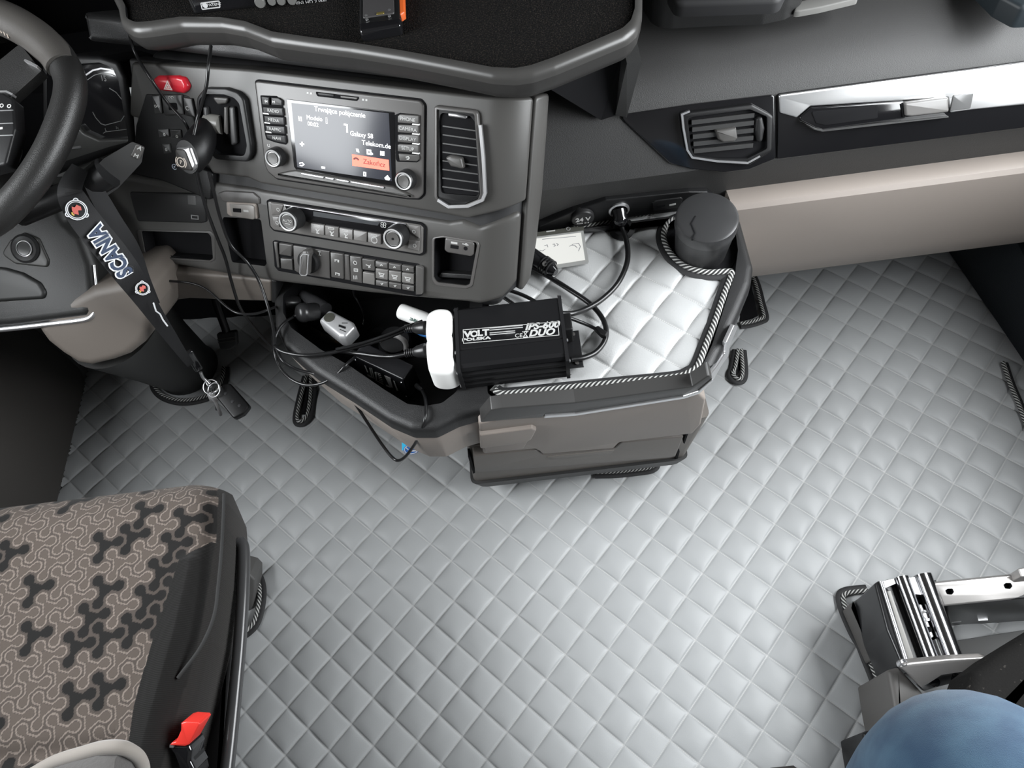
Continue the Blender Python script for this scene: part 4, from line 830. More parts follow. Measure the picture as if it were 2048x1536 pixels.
box('contact_pad', PF, wd_ * .42, .027, wd_ * .62, .0315, .012, .0152, M('brass_contact', (.45, .36, .12), .3, .8), ph, .001, .0004)
# fabric bag on the passenger dash
bagz = .744
bg_px = [(1285, 12), (1302, 40), (1318, 50), (1345, 52), (1430, 47), (1525, 44), (1570, 34), (1600, 18), (1612, -30)]
bw = [tuple(G(a, b, bagz))[:2] for a, b in bg_px] + [(.42, 1.36), (.225, 1.36)]
bgt = thing('fabric_bag', 'soft black bag lying on top of the passenger dash beside the shelf', 'bag', tuple(G(1450, 40, bagz)))
bag_m = M('black_bag_fabric', (.014, .014, .014), .42, bump=(1200, .5, .0006))
panel('body', flat(0), rp(bw, .02, 4), bagz - .004, bagz + .075, bag_m, bgt, .045, 6)
panel('front_flap', flat(0), rp([tuple(G(a, b, bagz + .07))[:2] for a, b in [(1350, 20), (1560, 12), (1575, -20), (1560, -60), (1350, -60), (1335, -10)]], .015, 4), bagz + .06, bagz + .080, M('bag_mesh', (.012, .012, .013), .6), bgt, .008, 4)
panel('handle_strap', flat(0), rp([tuple(G(a, b, bagz))[:2] for a, b in [(1580, 33), (1640, 22), (1715, 4), (1712, -12), (1630, 2), (1600, 10)]], .006), bagz - .003, bagz + .006, M('grey_strap', (.16, .158, .15), .7), bgt, .002)
panel('side_ledge', flat(0), rp([tuple(G(a, b, .735))[:2] for a, b in [(1950, -20), (1990, 20), (2030, 42), (2075, 40), (2075, -80), (1940, -60)]], .01), .725, .755, M('blue_black_plastic', (.012, .018, .022), .5), dash, .006)
# ------------------------------------------------------------------ instrument cluster
clu = thing('instrument_cluster', 'dark instrument cluster with round rev counter half hidden by the steering wheel', 'instrument cluster', tuple(POD.P(-.45, .2, -.05)))
CF = POD.off(-.03)
def cf(*p, n=0.0): return CF.hits(Z1(*p), n)
panel('housing', CF, rp(cf((380, 420), (560, 395), (800, 400), (930, 440), (990, 560), (1050, 1060), (900, 1090), (380, 1300)), .008), -.06, .02, dark_m, clu, .006, holes=[(rp(cf((420, 470), (800, 445), (895, 480), (940, 580), (1010, 1020), (850, 1060), (420, 1200)), .008), .02)], hmat=deep_m)
panel('cluster_glass', CF, rp(cf((420, 470), (800, 445), (895, 480), (940, 580), (1010, 1020), (850, 1060), (420, 1200)), .008), -.003, .003, gloss_m, clu, .001)
def cfl(x, y, n=.0035): return CF.hit(*Z1((x, y))[0], n)
dim_m = M('dim_dial_print', (.20, .20, .20), .5)
for nm, mt, f in (('dial_rim', chrome_m, lambda bb: bb.poly(CF, [cfl(*p) for p in ((632, 548), (680, 515), (740, 500), (800, 508), (860, 530), (920, 568))], .0022, .002, .0045)),
                  ('dial_scale', dim_m, lambda bb: bb.poly(CF, [cfl(*p) for p in ((640, 585), (690, 550), (745, 535), (810, 542), (870, 568), (915, 598))], .0008, .002, .004)),
                  ('dial_ring', dim_m, lambda bb: bb.poly(CF, [cfl(*p) for p in ((800, 645), (850, 675), (895, 730), (918, 790), (915, 840), (885, 885), (770, 915), (740, 905), (700, 860), (678, 818))], .0009, .002, .004)),
                  ('temperature_scale', dim_m, lambda bb: bb.poly(CF, [cfl(*p) for p in ((755, 975), (770, 965), (930, 945))], .0008, .002, .004)),
                  ('dial_numbers', dim_m, lambda bb: [bb.text(t, CF, *cfl(x, y), .0035, s) for t, x, y, s in (('15', 758, 575, .011), ('20', 912, 632, .012), ('L', 774, 948, .006), ('N', 858, 936, .006), ('H', 940, 925, .006))])):
    bb = Bag(); f(bb); bb.build(nm, mt, clu)
b = Bag(); b.poly(CF, [CF.hit(*Z1(p)[0], .021) for p in ((968, 640), (985, 740), (1000, 860), (1015, 1050))], .0075, .012, .0225); b.build('side_chrome', chrome_m, clu)
lower_c = panel('lower_cover', CF, rp(cf((540, 960), (600, 900), (650, 960), (760, 1010), (1010, 1000), (1040, 1180), (800, 1300), (400, 1350), (420, 1120)), .006), -.02, .012, M('dark_grey_cover', (.05, .05, .048), .42), clu, .004)
b = Bag(); b.line(CF, cfl(405, 1272, .013), cfl(580, 1262, .013), .0085, .01, .0145); b.line(CF, cfl(505, 1085, .013), cfl(590, 1075, .013), .003, .01, .0142); b.build('chrome_bar', chrome_m, clu)
# ------------------------------------------------------------------ steering wheel
WC = Vector((-.757, .818, .802)); _w = math.radians(20); WF = Frame(tuple(WC), (1, 0, 0), (0, math.cos(_w), math.sin(_w)))
whl = thing('steering_wheel', 'black leather steering wheel cut off by the left edge', 'steering wheel', tuple(WC))
leather_m = M('black_leather', (.012, .0117, .0114), .42, bump=(900, .4, .0006))
half = [(.0, .203), (.045, .199), (.086, .187), (.125, .168), (.160, .142), (.188, .111), (.204, .077), (.206, .050), (.198, .018), (.183, -.019), (.165, -.050), (.141, -.080), (.108, -.108), (.058, -.126), (.0, -.131)]
rimp = spline([WF.P(a, b_) for a, b_ in half + [(-a, b_) for a, b_ in half[-2:0:-1]]], 5, True)
tube('rim', rimp, [.0195] * len(rimp), leather_m, whl, 20, closed=True, raw=True)
ang0 = math.atan2(*WF.hit(60, 95)[::-1])
arc = spline([WF.P(a, b_, .004) for a, b_ in ((.060, .194), (.086, .186), (.124, .167), (.158, .141), (.186, .110), (.198, .088))], 6)
tube('thumb_grip', arc, [.016, .0215, .0225, .0225, .0222, .021, .0197], M('smooth_leather', (.06, .056, .052), .3, bump=(900, .3, .0005)), whl, 18, raw=True)
st = Bag()
for t in np.linspace(.1, .8, 22): p = WF.P(.188 * math.cos(ang0 + t), .188 * math.sin(ang0 + t), .012); d = WF.P(.191 * math.cos(ang0 + t + .02), .191 * math.sin(ang0 + t + .02), .0145); V, F, _ = tube_data([p, d], .0011, 6); st.add(V, F)
st.build('stitching', M('taupe_thread', (.30, .25, .21), .7), whl)
def spoke(name, th, w0, w1, mat):
    c, s = math.cos(th), math.sin(th)
    loft(name, [[WF.P(r * c - s * q * w, r * s + c * q * w, n + dz) for q, n in ((-1, -.007), (1, -.007), (1.0, .007), (-1.0, .007))] for r, w, dz in ((.07, w0, .0), (.13, (w0 + w1) / 2, -.004), (.19, w1, .0))], mat, whl)
spoke('spoke', ang0 - .10, .03, .026, leather_m); spoke('spoke', math.pi - ang0 + .1, .03, .026, leather_m); spoke('spoke', -math.pi / 2, .03, .02, leather_m)
panel('hub', WF, rp([(-.10, -.06), (.10, -.06), (.125, .0), (.10, .06), (-.10, .06), (-.125, .0)], .03), -.03, .012, M('hub_plastic', (.03, .03, .03), .45), whl, .012, 4)
kp = panel('keypad', WF, rp(WF.hits([(-60, 190), (10, 188), (30, 200), (34, 260), (16, 330), (-60, 350)], .012), .006), -.004, .0155, dark_m, whl, .003)
b = Bag()
for x, y in ((3, 211), (18, 212)): b.ring(WF, *WF.hit(x, y, .016), .0022, .0009, .015, .0161, n=10)
b.line(WF, WF.hit(-4, 257, .016), WF.hit(5, 256, .016), .0028, .015, .0161); b.build('key_symbol', white_m, kp)
for y in (222, 248, 272): bb = Bag(); bb.line(WF, WF.hit(-30, y, .016), WF.hit(26, y - 2, .016), .0009, .015, .0161); bb.build('key_line', chrome_m, kp)
b = Bag(); b.poly(WF, WF.hits([(0, 184), (14, 184), (26, 190)], .012), .0025, .006, .0135); b.build('chrome_trim', chrome_m, whl)
b = Bag(); b.poly(WF, WF.hits([(50, 121), (62, 126), (76, 134)], .012), .0025, .006, .0135); b.build('chrome_trim', chrome_m, whl)
# right-hand stalk
stk = thing('control_stalk', 'black gear selector stalk with push button on its end by the brake lever', 'lever', tuple(G(240, 320, .74)))
def q4(a, bq, c, d, z0, z1, z2, z3): return [G(*a, z0), G(*bq, z1), G(*c, z2), G(*d, z3)]
tube('stem', [G(40, 430, .68), G(120, 395, .70), G(180, 368, .725), G(215, 345, .735)], [.016, .017, .019, .021], dark_m, stk, 14)
SF_ = Frame(tuple(G(275, 305, .752)), tuple(G(287, 296, .742) - G(262, 286, .757)), tuple(G(262, 286, .757) - G(254, 318, .735)))
axis = (G(215, 350, .735) - G(270, 305, .752)).normalized()
hv = [G(*p) for p in ((262, 285, .760), (287, 296, .748), (281, 328, .728), (254, 318, .742))]
ctr = sum(hv, Vector()) / 4; bk_ = [ctr + (v - ctr) * 1.42 + axis * .045 for v in hv]; bk2 = [ctr + (v - ctr) * 1.25 + axis * .082 for v in hv]
loft('head', [[ctr + (v - ctr) * .92 - axis * .003 for v in hv], hv, bk_, bk2], M('stalk_plastic', (.045, .045, .045), .42), stk)
E1 = Frame(tuple(ctr - axis * .004), tuple(hv[1] - hv[0]), tuple(hv[0] - hv[3]))
du, dw = (hv[1] - hv[0]).length / 2, (hv[0] - hv[3]).length / 2
eb = panel('end_button', E1, rect(-du * .7, -dw * .75, du * .7, dw * .75, .002), -.003, .0015 if E1.N.dot(axis) < 0 else -.004, key2_m, stk, .001)
b = Bag(); sgn = 1 if E1.N.dot(axis) < 0 else -1; b.text('A', E1, 0, .006, .0017 * sgn, .008, ex=.0003); b.text('M', E1, 0, -.006, .0017 * sgn, .008, ex=.0003); b.build('lettering', white_m, eb)
# ------------------------------------------------------------------ steering column
colm = thing('steering_column', 'black steering column shroud with chrome lower edge, taupe cover and boot to the floor', 'steering column', (-.79, .945, 0))
C0 = G(376, 738, 0); C1 = G(228, 640, .44)
loft('boot', [[C0.lerp(C1, t) + Vector((math.cos(a) * r, math.sin(a) * r * (1 + .2 * t), 0)) for a in [2 * math.pi * k / 32 for k in range(32)]] for t, r in ((0.002, .070), (.06, .066), (.5, .071), (1, .080))], M('black_boot_rubber', (.014, .014, .0135), .55), colm)
CS = Frame(tuple(G(90, 530, .585)), (1, 0, 0), (0, .75, .66))
def cs(*p, n=.0): return CS.hits(p, n)
ign = cs((52, 497), n=.012)[0]
shr = panel('shroud', CS, rp(cs((-120, 395), (60, 388), (112, 392), (132, 440), (165, 470), (186, 528), (193, 600), (190, 622), (172, 636), (20, 655), (-120, 662), n=.01), .012), -.10, .01, M('black_soft_shroud', (.009, .0093, .009), .5, bump=(900, .3, .0006)), colm, .015, 5)
panel('raised_pad', CS, rp(cs((-120, 520), (10, 535), (45, 545), (80, 565), (92, 585), (88, 598), (-120, 612), n=.014), .01), .0, .015, M('dark_pad', (.013, .0134, .013), .5), shr, .006, 4)
panel('key_dial_base', CS, rp(cs((2, 508), (20, 480), (48, 464), (78, 476), (98, 520), (96, 535), (30, 528), n=.012), .008), .0, .013, M('dial_base', (.03, .03, .028), .45), shr, .003)
lathe('key_dial', CS.P(ign[0], ign[1], .008), CS.N, [(.0215, 0), (.0215, .007), (.018, .009), (.013, .0075), (.0125, .006)], key_m, shr, 36)
lathe('start_button', CS.P(ign[0], ign[1], .011), CS.N, [(.0105, 0), (.0105, .005), (.0095, .0065), (.0003, .0065)], M('dark_mirror', (.12, .12, .12), .12, 1.0), shr, 28)
lathe('chrome_ring', CS.P(ign[0], ign[1], .011), CS.N, [(.0118, .003), (.0118, .0062), (.0105, .0066), (.010, .004)], chrome_m, shr, 28)
tube('chrome_edge', [CS.P(*CS.hit(*p, .002), .002) for p in ((-120, 668), (-40, 662), (20, 657), (100, 648), (165, 640), (184, 632), (192, 618))], .0042, chrome_m, colm, 10)
tube('chrome_groove', [CS.P(*CS.hit(*p, .008), .006) for p in ((196, 615), (191, 570), (187, 530))], .002, chrome_m, colm, 8)  # thin chrome line along the shroud's right edge
CB = Frame(tuple(G(200, 640, .50)), (1, .0, 0), (0, .45, .89))
def cb(*p, n=.0): return CB.hits(p, n)
panel('lower_cover', CB, rp(cb((90, 640), (110, 668), (140, 692), (172, 712), (198, 716), (240, 706), (272, 694), (300, 672), (315, 648), (322, 600), (318, 560), (292, 540), (200, 560), (120, 600)), .012), -.15, .03, M('taupe_cover', (.14, .122, .107), .5, bump=(1500, .12, .0006)), colm, .016, 6)
# taupe knee bolster under the driver panel
KB = Frame(tuple(G(430, 580, .47)), (math.cos(math.radians(-18)), math.sin(math.radians(-18)), 0), (0.02, .10, 1))
panel('knee_bolster', KB, rp(KB.hits([(280, 535), (330, 545), (440, 552), (544, 562), (545, 604), (470, 602), (380, 598), (335, 604), (318, 590)]), .005), -.04, .0, MATS['taupe_cover'], pod, .005, 4)
panel('bolster_side', KB, rp(KB.hits([(543, 560), (553, 562), (554, 606), (543, 604)], .0), .002), -.03, .001, rim_m, pod, .002)
loft('toe_board', [[Vector((-1.02, 1.16, .0)), Vector((-.44, 1.10, .0)), Vector((-.44, 1.45, .0)), Vector((-1.02, 1.45, .0))], [Vector((-1.02, 1.30, .55)), Vector((-.44, 1.20, .55)), Vector((-.44, 1.45, .55)), Vector((-1.02, 1.45, .55))]], deep_m, pod)
pdl = thing('brake_pedal', 'black brake pedal in the dark driver footwell', 'pedal', tuple(G(455, 680, .10)))
PD = Frame(tuple(G(455, 683, .12)), (1, 0, 0), (0, .6, .8))
panel('pedal_pad', PD, rp(PD.hits([(432, 668), (472, 662), (474, 690), (460, 700), (440, 700)]), .005), -.012, .0, M('pedal_rubber', (.03, .03, .031), .5), pdl, .003)
for dy in (.0, .007): bb = Bag(); bb.line(PD, (-.02, dy), (.018, dy + .001), .002, .0, .001); bb.build('grip_rib', key2_m, pdl)
tube('pedal_arm', [PD.P(0, .01, -.01), PD.P(0, .12, .0), PD.P(0, .30, -.03)], .009, blacksteel_m, pdl, 8)
# ------------------------------------------------------------------ key lanyard
lan = thing('key_lanyard', 'black key lanyard with white-outlined lettering hanging from the stalk', 'lanyard', tuple(G(205, 490, .66)))
lp_ = [((160, 335), .752, 36), ((140, 378), .742, 50), ((152, 412), .725, 58), ((182, 455), .70, 60), ((222, 503), .6655, 60), ((256, 548), .635, 56), ((284, 590), .59, 44), ((312, 632), .54, 34), ((342, 675), .48, 26), ((368, 712), .43, 18), ((382, 730), .40, 15)]
strap_m = M('black_strap_weave', (.006, .006, .007), .7, bump=(1500, .5, .0005))
def ribbon(name, lst, mat, par, th=.0012, sub=6):
    pts = []; n = len(lst)
    cs3 = spline([Vector((a[0], a[1], z)) for a, z, w in lst], sub); ws = spline([Vector((w, 0, 0)) for a, z, w in lst], sub); R = []
    for i, c in enumerate(cs3):
        t = cs3[min(i + 1, len(cs3) - 1)] - cs3[max(i - 1, 0)]; t = Vector((t.x, t.y, 0)).normalized(); m = Vector((-t.y, t.x, 0)) * ws[i].x / 2
        l = G(c.x + m.x, c.y + m.y, c.z); r = G(c.x - m.x, c.y - m.y, c.z); nn = (Vector(CAM) - l).normalized() * th
        R.append([l, r, r + nn, l + nn])
    return loft(name, R, mat, par, sharp=60)
ribbon('strap', [((172, 348), .745, 26), ((196, 390), .722, 34), ((225, 440), .69, 36), ((262, 500), .645, 36), ((286, 560), .60, 30), ((310, 610), .55, 22)], M('black_strap_back', (.005, .005, .006), .7), lan)
fs = ribbon('strap', lp_, strap_m, lan); fs['label'] = 'front strap with outlined lettering'
zA, zB = .70, .635
def lfz(x, y):   # height of the strap's middle at a pixel: by position along it
    t = ((x - 182) * 74 + (y - 455) * 93) / (74 ** 2 + 93 ** 2); return .70 + (.635 - .70) * t
pS, pE = G(256, 552, lfz(256, 552) + .0045), G(186, 452, lfz(186, 452) + .0045); LF = Frame(tuple((pS + pE) / 2), tuple(pE - pS), tuple(G(200, 520, lfz(221, 503) + .003) - G(242, 486, lfz(221, 503) + .003)))
if LF.N.dot(Vector(CAM) - LF.O) < 0: LF = Frame(LF.O, LF.U, -LF.W)
ln = (pE - pS).length
o_m = M('white_lanyard_print', (.75, .76, .78), .6); nv = M('navy_print', (.012, .03, .075), .6)
b = Bag(); b.text('SCANIA', LF, 0, 0, .0008, .0285, bold=.0030, ex=.0004, sx=ln / .104 * .98); b.build('lettering_outline', o_m, fs)
b = Bag(); b.text('SCANIA', LF, 0, 0, .0014, .0285, bold=.0010, ex=.0004, sx=ln / .104 * .98); b.build('lettering', nv, fs)
def roundel(x, y, z, r, sq=1.0):
    F0 = Frame(tuple(G(x, y, z)), tuple(LF.U), tuple(LF.W)); bb = Bag()
    bb.ring(F0, 0, 0, r, r * .10, .0, .0008, n=22); bb.ring(F0, 0, 0, r * .84, r * .07, .0, .0008, n=22)
    for k in range(3): a = math.radians(90 + 120 * k); bb.ring(F0, r * .98 * math.cos(a), r * .98 * math.sin(a), r * .22, r * .09, .0, .0008, math.degrees(a) - 90, math.degrees(a) + 90, 8)
    o = bb.build('emblem_ring', o_m, fs)
    bb = Bag(); bb.prism(F0, [(-.5 * r, .1 * r), (-.2 * r, .45 * r), (.15 * r, .4 * r), (.5 * r, .2 * r), (.3 * r, .0), (.45 * r, -.3 * r), (.1 * r, -.55 * r), (-.25 * r, -.4 * r), (-.1 * r, -.1 * r)], .0, .0008); bb.build('emblem_head', M('emblem_red', (.55, .10, .08), .6) if 'emblem_red' not in MATS else MATS['emblem_red'], o)
    bb = Bag(); bb.poly(F0, [(-.35 * r, .5 * r), (-.15 * r, .58 * r), (.0, .5 * r)], .14 * r, .0, .0009); bb.build('emblem_crown', M('emblem_gold', (.6, .42, .08), .6) if 'emblem_gold' not in MATS else MATS['emblem_gold'], o)
roundel(153, 420, .7235, .0125); roundel(285, 577, .608, .009)
b = Bag(); b.poly(flat(0), [], .001, 0, 0)
zk = lambda *p: zz(300, 620, 6.677)(*p)
V, F, _ = tube_data([G(307, 606, .577), G(312, 622, .562), G(320, 628, .55), G(326, 640, .535), G(335, 652, .52)], .0011, 6); b.add(V, F); b.build('small_lettering', o_m, fs)
ck = panel('clip_buckle', Frame(tuple(G(388, 722, .40)), tuple(G(402, 746, .37) - G(378, 704, .42)), tuple(G(395, 716, .40) - G(380, 728, .40))), rect(-.022, -.0065, .022, .0065, .003), -.004, .003, gloss_m, lan, .002)
tube('hook', [G(401, 744, .372), G(406, 755, .362), G(413, 762, .355), G(418, 768, .35)], .0028, chrome_m, lan, 8)
kys = thing('key_bunch', 'bunch of silver keys on rings hanging at the lanyard end', 'keys', tuple(G(425, 778, .34)))
def ringt(name, x, y, z, r, ax, tr_, par, mat=chrome_m):
    u, v, a = axes(ax); c = G(x, y, z); return tube(name, [c + u * math.cos(2 * math.pi * k / 28) * r + v * math.sin(2 * math.pi * k / 28) * r for k in range(28)], [tr_] * 28, mat, par, 8, closed=True, raw=True)
ringt('key_ring', 422, 774, .348, .0125, (.2, -.5, 1), .0011, kys); ringt('key_ring', 428, 780, .346, .0125, (-.3, -.3, 1), .0011, kys); ringt('key_ring', 418, 768, .35, .006, (1, .2, .3), .0012, kys); ringt('key_ring', 434, 780, .342, .009, (-.4, .5, .6), .001, kys)
for (x0, y0, x1, y1, w) in ((424, 786, 436, 816, .0085), (430, 784, 432, 808, .006)):
    a, c = G(x0, y0, .335), G(x1, y1, .315); KF = Frame(tuple(a), tuple(c - a), tuple(G(x0 + 8, y0 - 2, .335) - a)); L__ = (c - a).length
    panel('key', KF, rp([(-.002, -w), (L__ * .55, -w), (L__ * .62, -w * .35), (L__ * 1.5, -w * .3), (L__ * 1.55, 0), (L__ * 1.5, w * .35), (L__ * .62, w * .35), (L__ * .55, w), (-.002, w)], .0015), -.001, .001, steel_m, kys, .0004)
a, c = G(447, 782, .335), G(482, 822, .325); KF = Frame(tuple((a + c) / 2), tuple(c - a), tuple(G(486, 800, .33) - G(455, 815, .33)))
fo = thing('key_fob', 'black rectangular key fob hanging beside the silver keys', 'key fob', tuple((a + c) / 2))
panel('case', KF, rp([(-.030, -.015), (.030, -.017), (.034, .0), (.030, .017), (-.026, .017), (-.032, .008)], .007), -.006, .006, M('fob_black', (.006, .006, .0065), .4, spec=.3), fo, .003)
for u_, v_ in ((-.016, .0), (.004, .0), (.018, .004)): lathe('fob_button', KF.P(u_, v_, .0055), KF.N, [(.0028, 0), (.0026, .0012), (.0003, .0014)], M('fob_button_m', (.03, .03, .032), .3) if 'fob_button_m' not in MATS else MATS['fob_button_m'], fo, 14)
# ------------------------------------------------------------------ things on the storage console
ZTOP = RZ
inv = thing('power_inverter', 'black finned power inverter with white-printed type label on the console', 'inverter', tuple(G(1030, 740, ZTOP)))
p0, p1 = G(926, 777, ZTOP + .002), G(1139, 753, ZTOP + .002)
IF = Frame(tuple(p0), tuple(p1 - p0), (0, 0, 1)); LI = (p1 - p0).length      # U along the front, W up, N towards the camera
IH = .052; DI = .108
prof_i = [(0, 0), (0, .008), (-.004, .010), (-.004, .014), (0, .016), (0, .021), (-.004, .023), (-.004, .027), (0, .029), (0, .034), (-.004, .036), (-.004, .040), (-.001, .042), (-.003, IH - .003), (-.008, IH), (-.030, IH), (-.032, IH - .0015), (-.034, IH), (-DI + .008, IH), (-DI + .003, IH - .004), (-DI, .042), (-DI + .004, .036), (-DI, .03), (-DI, 0)]
loft('case', [[IF.P(u, z, n) for n, z in prof_i] for u in (.004, LI * .5, LI - .004)], alu_m, inv, sharp=20)
for u0, u1 in ((-.001, .004), (LI - .004, LI + .001)):
    loft('end_plate', [[IF.P(u, z, n) for n, z in ((.003, 0), (.003, IH - .006), (-.004, IH + .001), (-DI + .004, IH + .001), (-DI - .003, IH - .006), (-DI - .003, 0))] for u in (u0, u1)], blacksteel_m, inv)
TOPF = Frame(tuple(IF.P(0, IH, 0)), tuple(IF.U), tuple(-IF.N))
ZI = zz(900, 590, 6.0235)
lq = TOPF.hits(ZI((150, 415), (1308, 315), (1322, 490), (155, 592)), .0004)
lab = panel('type_label', TOPF, lq, -.0003, .0005, gloss_m, inv, 0)
b = Bag(); b.poly(TOPF, inset(ccw(lq), .001), .0009, .0004, .0008, True); b.build('label_border', white_m, lab)
def lt_(x, y): return TOPF.hit(*ZI((x, y))[0], .0006)
ua = Vector(lq[1]) - Vector(lq[0]); tilt = math.atan2(ua.y, ua.x)
for t, x, y, sz, al, sh, bo_, sx_ in (('V', 212, 478, .0145, 'CENTER', 0, .0007, 1.1), ('O', 292, 472, .0140, 'CENTER', 0, .0006, 1.0), ('LT', 400, 458, .0145, 'CENTER', 0, .0007, 1.05), ('POLSKA', 316, 530, .0064, 'CENTER', 0, .0003, 1.75), ('IPS-600', 1105, 372, .0150, 'CENTER', .3, .0006, 1.05), ('DUO', 1100, 455, .0150, 'CENTER', .3, .0006, 1.05), ('CE', 828, 490, .0092, 'CENTER', 0, 0, 1.0)):
    b = Bag(); c = lt_(x, y); b.text(t, TOPF, c[0], c[1], .0007, sz, rot=tilt, ex=.0001, shear=sh, bold=bo_, sx=sx_); b.build('lettering', white_m, lab)
b = Bag()
for r_, (y0, n_) in enumerate(((400, 12), (424, 12), (458, 10), (480, 8))):
    c = lt_(478, y0); L0 = .047 if r_ < 2 else .036
    b.line(TOPF, c, (c[0] + L0 * math.cos(tilt), c[1] + L0 * math.sin(tilt)), .0014, .0005, .0008)
b.build('small_print', M('grey_small_print', (.42, .42, .42), .5), lab)
b = Bag(); b.poly(TOPF, [lt_(885, 440), lt_(930, 500)], .0011, .0005, .0009); b.poly(TOPF, [lt_(935, 438), lt_(885, 502)], .0011, .0005, .0009); b.poly(TOPF, [lt_(872, 445), lt_(945, 436)], .0014, .0005, .0009); b.line(TOPF, lt_(882, 512), lt_(938, 507), .0018, .0005, .0009); b.build('bin_symbol', white_m, lab)
for u in (-.001, LI + .001):
    for n, z in ((0, .008), (0, .042), (-.028, IH - .001), (-DI, .042)):
        d = IF.U * (-1 if u < 0 else 1); lathe('screw', IF.P(u, z, n), d, [(.0026, 0), (.0024, .0016), (.0003, .002)], chrome_m, inv, 12)
panel('mounting_foot', TOPF.off(-IH + .001), [(LI - .002, .012), (LI + .022, .012), (LI + .022, .075), (LI - .002, .075)], .0, .003, blacksteel_m, inv, .001)
lathe('foot_screw', IF.P(LI + .013, .005, -.068), (0, 0, 1), [(.003, 0), (.003, .0015), (.0005, .0015)], key2_m, inv, 12); lathe('foot_screw', IF.P(LI + .013, .005, -.018), (0, 0, 1), [(.003, 0), (.003, .0015), (.0005, .0015)], key2_m, inv, 12)
box('input_block', Frame(tuple(IF.P(LI + .001, .014, -.055)), tuple(-IF.N), (0, 0, 1)), -.002, -.008, .028, .026, -.001, .011, dark_m, inv, .003, .002)
box('socket_block', Frame(tuple(IF.P(-.001, .004, -.012)), tuple(-IF.N), (0, 0, 1)), .0, .0, .085, .046, .0, .010, M('socket_black', (.02, .02, .02), .35), inv, .008, .003) if False else None
so = panel('socket_face', Frame(tuple(IF.P(-.001, .003, -.008)), tuple(-IF.N), (0, 0, 1)), rect(.0, .0, .088, .048, .014), -.012, .0, M('socket_black', (.018, .018, .018), .32), inv, .003)
# white twin adapter plugged into the left end
wa = thing('plug_adapter', 'bright white double plug adapter plugged into the black inverter', 'plug adapter', tuple(G(882, 740, ZTOP)))
Z7 = zz(780, 590, 9.0375)
wz = ZTOP + .058
ow = [tuple(G(*p, wz))[:2] for p in Z7((640, 330), (720, 240), (830, 195), (930, 188), (1040, 205), (1110, 260), (1155, 350), (1165, 500), (1160, 640), (1148, 690), (1162, 740), (1172, 900), (1170, 1080), (1190, 1180), (1180, 1260), (1120, 1320), (1000, 1365), (880, 1372), (760, 1350), (680, 1290), (650, 1180), (630, 1000), (625, 820), (645, 750), (625, 690), (618, 560))]
panel('body', flat(0), spline_xy(ow), wz - .050, wz, whiteplas_m, wa, .014, 6)
panel('coloured_rim', flat(0), [tuple(G(*p, wz - .020))[:2] for p in Z7((1165, 1110), (1195, 1170), (1190, 1265), (1130, 1330), (1060, 1350), (1130, 1250))], wz - .045, wz - .018, M('skin_tone_sticker', (.55, .35, .22), .5), wa, .003)
# power brick in the bin
BZ = RZ - .095
bk_t = thing('power_brick', 'black power supply brick with white-printed label lying in the console bin', 'power supply', tuple(G(770, 760, BZ)))
Z9 = zz(690, 690, 11.818)
zt = BZ + .064
a0, a1, a2 = G(*Z9((170, 260))[0], zt), G(*Z9((1375, 830))[0], zt), G(*Z9((1690, 500))[0], zt)
BU = (a1 - a0); LB = BU.length; WB = (a2 - a1).length
BF2 = Frame(tuple(a0), tuple(BU), (0, 0, 1))      # N faces the camera side
depth_b = abs((a2 - a1).dot(BF2.N))
sgnb = 1 if BF2.N.dot(a2 - a1) < 0 else -1
panel('case', Frame(tuple(a0), tuple(BU), tuple(BF2.N * -1)), rect(.0, .0, LB, max(.03, depth_b), .003), -.052, .0, M('brick_black', (.016, .016, .018), .32), bk_t, .003)
LBF = Frame(tuple(a0 - Vector((0, 0, 0))), tuple(BU), (0, 0, 1)).off(.0006)
def lb(*p): return LBF.hits(Z9(*p), .0002)
b = Bag()
for q in (((455, 470), (490, 500), (550, 640), (525, 650)), ((565, 540), (600, 540), (660, 780), (640, 790)), ((615, 545), (640, 560), (700, 800), (680, 800)), ((700, 640), (740, 640), (760, 830), (730, 820)), ((930, 720), (1070, 780), (1130, 1010), (1060, 990)), ((1140, 840), (1170, 860), (1260, 1080), (1225, 1090)), ((960, 930), (1060, 980), (1080, 1015), (970, 970))):
    b.prism(LBF, lb(*q), .0, .0004)
c = lb((575, 735))[0]; b.prism(LBF, circ(c[0], c[1], .0042, 14), .0, .0004)
for k in range(6): b.line(LBF, *lb((770 + 10 * k, 660 + 45 * k), (840 + 12 * k, 690 + 42 * k)), .0012, .0, .0004)
for k in range(4): b.line(LBF, *lb((720 + 50 * k, 830 + 28 * k), (770 + 48 * k, 855 + 27 * k)), .0014, .0, .0004)
b.build('printed_label', M('bright_print', (.85, .85, .83), .5), bk_t)
for p in ((250, 360), (395, 690), (1335, 890), (1448, 1215)): q = lb(p)[0]; lathe('screw', LBF.P(q[0], q[1], 0), LBF.N, [(.0016, 0), (.0012, .0009), (.0002, .001)], steel_m, bk_t, 10)
be = G(*Z9((1700, 960))[0], BZ + .045)
tube('strain_relief', [be, G(*Z9((1760, 1010))[0], BZ + .05), G(*Z9((1840, 1075))[0], BZ + .055)], [.0045, .0042, .003], cable_m, bk_t, 10)
